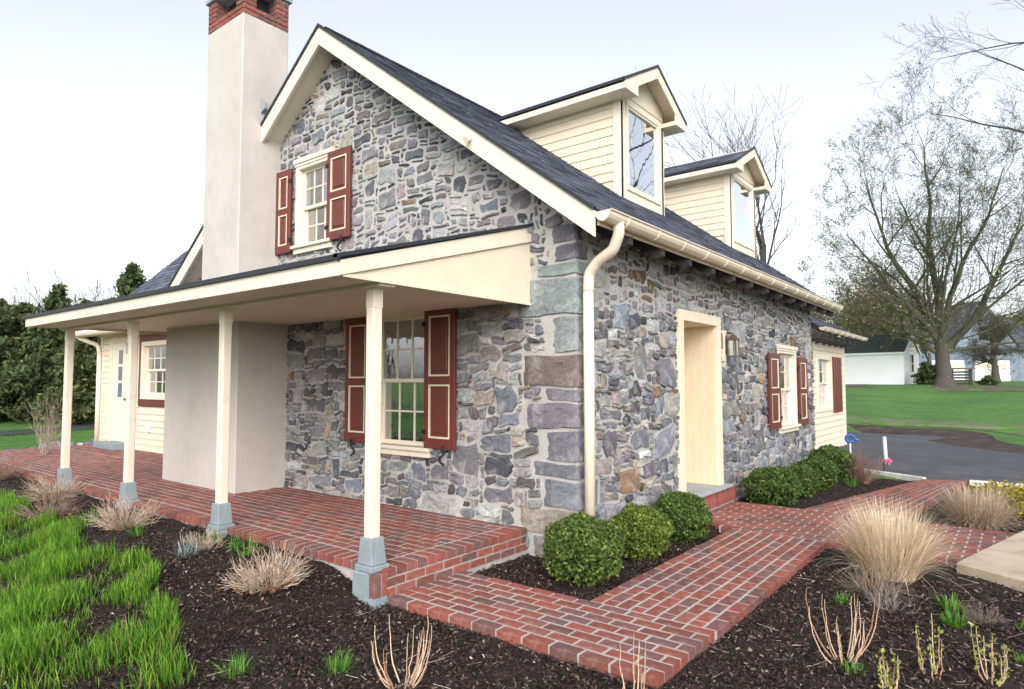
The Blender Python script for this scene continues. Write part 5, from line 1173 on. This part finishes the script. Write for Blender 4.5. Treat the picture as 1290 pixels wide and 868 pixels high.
tuft(2.78, .72, 70, .15, 'bright green leafy tuft in the right bed, the upper of two', 38, wd=.018, name='leafy_tuft')
tuft(2.82, .34, 80, .15, 'bright green leafy tuft in the right bed, the lower of two', 39, wd=.018, name='leafy_tuft')
tuft(2.42, -.86, 60, .10, 'low bright green sprout at the foot of the curved canes', 40, wd=.012)
tuft(2.12, .40, 40, .10, 'small green sprout below the straw grass clump', 41, wd=.012)
tuft(3.22, .55, 30, .09, 'tiny green sprout below the concrete slab edge', 42, wd=.010)
tuft(.98, 7.35, 120, .26, 'fresh green clump near the stake with the pink ribbon', 43, wd=.012)
tuft(1.05, 6.5, 80, .2, 'green sprout beyond the last boxwood', 44, wd=.012)
tuft(3.2, -.1, 30, .08, 'tiny green sprout at the right edge', 45, wd=.010)
grass_clump(-2.50, -2.36, 120, 0, .20, 'silvery blue-green perennial at the lawn edge', [(.30, .38, .38), (.42, .48, .48), (.22, .32, .30)], 46, name='silvery_plant', wd=.010, m=BLADE, lean=1.3, droop=.9, cat='plant', base=.08)
grass_clump(-2.78, -2.20, 160, 0, .14, 'withered brown and pink perennial beside the silvery plant', [(.30, .20, .17), (.42, .33, .30), (.20, .12, .10)], 47, name='withered_plant', droop=1.2, lean=1.3, base=.12, cat='plant', wd=.008)
sprig_shrub(1.15, 6.9, 60, .35, 'reddish brown twiggy shrub between far boxwood and driveway', 51, [(.20, .12, .10), (.28, .18, .15)], rad=.004)
# yellow shrub at the right
def leafy(x, y, r, h, n, pal, lab, seed, name='yellow_shrub', ls=.03):
    rng = np.random.RandomState(seed); z = float(H(x, y))-.02; t = thing(name, (x, y, z), lab, 'shrub'); o_ = ORI[t.name]; nc_ = 40
    a = rng.uniform(0, 2*pi, nc_); q = np.sqrt(rng.rand(nc_)); cc_ = np.stack([q*np.cos(a)*r*.85, q*np.sin(a)*r*.85, h*(.35+.5*rng.rand(nc_)*(1-.5*q))], 1)
    k = rng.randint(0, nc_, n); C = cc_[k]+rng.normal(0, .09, (n, 3))*np.array([1, 1, .7]); C = C[C[:, 2] > .01]
    V, F = leaf_quads(C+o_, ls, rng, flat=.5); add_np('foliage', V, F, LEAF, t, np.array(pal)[rng.randint(0, len(pal), len(C))]*rng.uniform(.6, 1.2, (len(C), 1)))
    V, F = seg_mesh(np.tile(o_, (nc_, 1)), cc_+o_, np.full(nc_, .006), np.full(nc_, .003), 3); add_np('stems', V, F, BARK, t)
leafy(3.16, 5.2, .50, .40, 7000, [(.42, .36, .04), (.50, .46, .06), (.30, .30, .05), (.36, .22, .05)], 'golden yellow low shrub at the right edge behind the dry grass', 61)
# bare twiggy plant on the far left lawn edge
sprig_shrub(-11.9, 1.0-1.7, 14, .75, 'thin bare shrub behind the outermost porch post', 62, [(.30, .24, .20), (.40, .33, .28)], rad=.006, spread=.5)

# edging stones at the far left end of the porch floor
rng2 = random.Random(77); pts = [(-13.75, -1.9), (-13.75, -1.2), (-13.9, 0), (-14.15, .9), (-14.6, 1.9), (-14.6, 2.6)]
k = 0; seglen = 0; cur = np.array(pts[0])
for a, b in zip(pts[:-1], pts[1:]):
    a, b = np.array(a), np.array(b); L = np.linalg.norm(b-a); s = 0
    while s < L:
        w_ = rng2.uniform(.16, .30); c = a+(b-a)*(s+w_/2)/L; s += w_; hh = rng2.uniform(.18, .30); V = []; F = []
        n = 8
        for zi, (zq, rr) in enumerate(((-.05, 1), (hh*.55, 1.05), (hh*.9, .8), (hh, .35))):
            for j in range(n): an = 2*pi*j/n+.3; V.append((c[0]+cos(an)*.14*rr*rng2.uniform(.85, 1.1), c[1]+sin(an)*w_*.52*rr*rng2.uniform(.9, 1.08), zq+rng2.uniform(-.01, .01)))
        for zi in range(3):
            for j in range(n): F.append((zi*n+j, zi*n+(j+1) % n, (zi+1)*n+(j+1) % n, (zi+1)*n+j))
        F.append(tuple(3*n+j for j in range(n)))
        add_np('edging_stone', V, F, STONE, cols=np.tile(stone_col(rng2), (len(F), 1)), label='grey field stone in the low border between porch floor and lawn', cat='stone', group='border stones at the far end of the porch')
# white stones at the foot of the downspout
for i, (x, y, s, lab) in enumerate(((.14, -.18, .085, 'larger pale rock at the foot of the downspout'), (.20, .02, .05, 'small pale rock against the house corner behind the boxwood'), (.16, .22, .07, 'pale rock beside the wall between two boxwoods'))):
    V = []; F = []; n = 9
    for zq, rr in ((-.3, .9), (.4, 1.05), (.9, .85), (1.25, .35)):
        for j in range(n): an = 2*pi*j/n; V.append((x+cos(an)*s*rr*rng2.uniform(.85, 1.12), y+sin(an)*s*rr*rng2.uniform(.85, 1.12), -.06+zq*s*.9))
    for zi in range(3):
        for j in range(n): F.append((zi*n+j, zi*n+(j+1) % n, (zi+1)*n+(j+1) % n, (zi+1)*n+j))
    F.append(tuple(3*n+j for j in range(n))); add_np('pale_rock', V, F, mat('white_rock', (.62, .60, .58), .8, n1=(12, .15), bump=(30, .006)), label=lab, cat='rock')
# stakes beside the drive
st = thing('hose_stake', (.72, 8.2, 0), 'white stake topped with a coiled blue ring by the driveway', 'stake')
MB().tube([(.72, 8.2, -.05), (.72, 8.2, .50)], .014, 8).build('stake', WHITE, st)
P = [(.72+.065*cos(a), 8.2+.03*cos(a), .565+.065*sin(a)) for a in [2*pi*k/16 for k in range(17)]]
MB().tube(P, .026, 8, cap=False).build('ring', PLAST, st, smooth=True)
MB().tube([(.80, 8.22, .56), (.86, 8.24, .53)], [.03, .02], 8).build('nozzle', PLAST, st)
st = thing('ribbon_stake', (1.25, 8.3, 0), 'thin dark stake with a white tube and pink ribbon by the driveway', 'stake')
MB().tube([(1.24, 8.3, -.05), (1.25, 8.3, .60)], .012, 6).build('rod', IRON, st)
MB().tube([(1.275, 8.29, .22), (1.262, 8.29, .62)], .030, 8).build('tube', WHITE, st)
m = MB()
for k in range(6): a = k*1.05; m.hull8([(1.29, 8.28, .24), (1.30, 8.28, .25), (1.31, 8.275, .24)], [(1.29+.07*cos(a), 8.28+.03*sin(a), .19+.06*sin(a)), (1.31+.07*cos(a), 8.28, .20+.06*sin(a)), (1.30+.07*cos(a), 8.27, .16+.06*sin(a))])
m.build('ribbon', PINK, st)

# ------------------------------------------------------------------ tall lawn grass lower left
LP = np.array([(-.35, -3.32), (-.75, -3.12), (-1.45, -3.02), (-1.95, -2.80), (-2.6, -2.62), (-3.5, -2.70), (-4.6, -2.55), (-5.4, -2.42), (-7.0, -2.50), (-11, -2.45), (-12.5, -2.6), (-12.5, -6.5), (-4, -6.5), (-1.2, -4.6)])
def inpoly(x, y, P):
    c = np.zeros(len(x), bool); n = len(P)
    for i in range(n):
        x0, y0 = P[i]; x1, y1 = P[(i+1) % n]; m_ = ((y0 > y) != (y1 > y)) & (x < (x1-x0)*(y-y0)/(y1-y0+1e-12)+x0); c ^= m_
    return c
N = 330000; x = NR.uniform(-12.5, -.3, N); y = NR.uniform(-6.5, -2.4, N)
dd = np.stack([x-CAM[0], y-CAM[1], np.zeros(N)-CAM[2]], 1); w_ = dd@FW; u = 645+FPX*(dd@RT)/np.maximum(w_, .1); v = 434-FPX*(dd@UP)/np.maximum(w_, .1)
jig = .12*np.sin(x*6)*np.sin(y*5+x); ok = inpoly(x, y+jig, LP) & (w_ > .5) & (u > -60) & (v < 930) & (NR.rand(N) < np.clip((5.5/np.maximum(w_, 1))**.9, .25, 1))
ok &= ~(((x+1.55)/.42)**2+((y+3.25)/.10)**2 < 1)
clump = np.sin(x*4.3+y*2.1)*np.sin(y*5.7-x*1.2)+.5*np.sin(x*11+y*7); ok &= NR.rand(N) < np.clip(.55+.75*clump, .04, 1)
x, y, clump = x[ok], y[ok], clump[ok]; N = len(x)
az_ = np.where(NR.rand(N) < .6, NR.normal(-.9, .6, N), NR.uniform(0, 2*pi, N))
L = (.125+.045*clump)*NR.uniform(.6, 1.25, N)
V, F = blades(N, np.stack([x, y, H(x, y)-.005], 1), az_, NR.uniform(.05, .55, N), L, NR.uniform(.004, .009, N), NR.uniform(.1, .9, N), NR, 3)
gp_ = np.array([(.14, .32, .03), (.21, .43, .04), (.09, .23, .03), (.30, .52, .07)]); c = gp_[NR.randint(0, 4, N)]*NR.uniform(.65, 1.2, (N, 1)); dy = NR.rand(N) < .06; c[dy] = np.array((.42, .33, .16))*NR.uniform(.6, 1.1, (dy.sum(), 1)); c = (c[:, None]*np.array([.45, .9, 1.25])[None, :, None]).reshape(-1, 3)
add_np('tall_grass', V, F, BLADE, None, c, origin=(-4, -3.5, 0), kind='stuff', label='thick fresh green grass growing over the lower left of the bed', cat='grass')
# far-left lawn blades near the edging stones and beyond
N = 30000; x = NR.uniform(-22, -13.9, N); y = NR.uniform(-2.5, 8, N); V, F = blades(N, np.stack([x, y, H(x, y)-.04], 1), NR.uniform(0, 2*pi, N), NR.uniform(0, .5, N), NR.uniform(.04, .09, N), NR.uniform(.006, .014, N), NR.uniform(0, .5, N), NR, 2)
m_ = np.ones(N, bool)
add_np('lawn_grass', V, F, BLADE, None, np.repeat(gp_[NR.randint(0, 3, N)]*NR.uniform(.6, 1.1, (N, 1)), 2, 0), origin=(-18, 2, 0), kind='stuff', label='short lawn grass beyond the far end of the porch', cat='grass')

# mulch chips
N = 190000; x = NR.uniform(-12.8, 6.5, N); y = NR.uniform(-5.2, 7.6, N)
dd = np.stack([x-CAM[0], y-CAM[1], np.zeros(N)-CAM[2]], 1); w_ = dd@FW; u = 645+FPX*(dd@RT)/np.maximum(w_, .1); v = 434-FPX*(dd@UP)/np.maximum(w_, .1)
ok = (w_ > 1) & (u > -40) & (u < 1330) & (v < 910)
ok &= ~((x < XP) & (y > YF)) & ~((x > -.6) & (x < 1.62) & (y > -1.76) & (y < -.94)) & ~((x > .69) & (x < 1.64) & (y > -1.76) & (y < 2.1)) & ~((x > .1) & (y > 2.1) & (y < 3.72) & (x < 3.2)) & ~((x < 0) & (y > 0))
ok &= ~inpoly(x, y, np.array(sp)) & ~inpoly(x, y, np.array([L0, L1, R1, R0]))
x, y = x[ok], y[ok]
extra = 160000; xe_ = NR.uniform(-3.5, 4.6, extra); ye_ = NR.uniform(-4.4, 1.4, extra); dd = np.stack([xe_-CAM[0], ye_-CAM[1], np.zeros(extra)-CAM[2]], 1); w_ = dd@FW; u = 645+FPX*(dd@RT)/np.maximum(w_, .1); v = 434-FPX*(dd@UP)/np.maximum(w_, .1)
ok = (w_ > 1) & (u > -40) & (u < 1330) & (v < 910) & ~((xe_ < XP) & (ye_ > YF)) & ~((xe_ > -.6) & (xe_ < 1.62) & (ye_ > -1.76) & (ye_ < -.94)) & ~((xe_ > .69) & (xe_ < 1.64) & (ye_ > -1.76)) & ~((xe_ < 0) & (ye_ > 0)) & ~inpoly(xe_, ye_, np.array(sp))
x = np.concatenate([x, xe_[ok]]); y = np.concatenate([y, ye_[ok]]); N = len(x)
z = H(x, y)+.004+np.abs(NR.normal(0, .009, N)); C = np.stack([x, y, z], 1)
nn = NR.normal(0, .55, (N, 3)); nn[:, 2] = 1; nn /= np.linalg.norm(nn, axis=1, keepdims=True); uu = np.cross(nn, NR.normal(0, 1, (N, 3))); uu /= np.linalg.norm(uu, axis=1, keepdims=True); vv = np.cross(nn, uu)
ll = NR.uniform(.005, .018, N)[:, None]; ww = NR.uniform(.003, .0075, N)[:, None]
V = np.stack([C-uu*ll-vv*ww, C+uu*ll-vv*ww*.6, C+uu*ll*.9+vv*ww, C-uu*ll*.8+vv*ww*.8], 1).reshape(-1, 3)
pal = np.array([(.030, .020, .018), (.045, .030, .026), (.020, .014, .014), (.075, .052, .044), (.14, .10, .085), (.30, .25, .22)]); k = np.searchsorted([.30, .56, .72, .88, .975], NR.rand(N))
add_np('mulch_chips', V, np.arange(N*4).reshape(N, 4), CHIP, None, pal[k]*NR.uniform(.7, 1.3, (N, 1)), origin=(0, 0, 0), kind='stuff', label='dark shredded bark mulch covering the garden beds', cat='mulch')

# fallen twigs and old stems lying on the mulch
rt = np.random.RandomState(99); n = 420; x = rt.uniform(-2.5, 4.2, n); y = rt.uniform(-4.2, 1.6, n)
ok = ~((x < XP+.1) & (y > YF-.1)) & ~((x > -.7) & (x < 1.75) & (y > -1.86)) & ~inpoly(x, y, np.array(sp)) & ~inpoly(x, y, LP)
x, y = x[ok], y[ok]; n = len(x); a = rt.uniform(0, 2*pi, n); L = rt.uniform(.03, .16, n)*np.where(rt.rand(n) < .15, 1.8, 1)
P0 = np.stack([x, y, H(x, y)+.014], 1); P1 = P0+np.stack([np.cos(a)*L, np.sin(a)*L, rt.uniform(-.004, .022, n)], 1)
V, F = seg_mesh(P0, P1, rt.uniform(.0012, .0032, n), rt.uniform(.0008, .002, n), 4)
c = np.array([(.42, .33, .27), (.30, .22, .17), (.55, .48, .42)])[rt.randint(0, 3, n)]*rt.uniform(.6, 1.1, (n, 1))
add_np('twig_litter', V, F, TWIG, None, np.repeat(c, 4, 0), origin=(1, -1, 0), kind='stuff', label='fallen twigs and dead stems scattered over the bark mulch', cat='twigs')
n = 700; x = rt.uniform(-6, 4.2, n); y = rt.uniform(-4.2, 1.6, n)
ok = ~((x < XP+.1) & (y > YF-.05)) & ~((x > -.6) & (x < 1.64) & (y > -1.78)) & ~inpoly(x, y, np.array(sp)); x, y = x[ok], y[ok]
V, F = leaf_quads(np.stack([x, y, H(x, y)+.016], 1), .022, rt, flat=2.0)
c = np.array([(.24, .15, .09), (.33, .24, .16), (.17, .11, .08)])[rt.randint(0, 3, len(x))]*rt.uniform(.6, 1.2, (len(x), 1))
add_np('leaf_litter', V, F, LEAF, None, c, origin=(1, -1, 0), kind='stuff', label='dead brown leaves scattered over the bark mulch', cat='leaves')
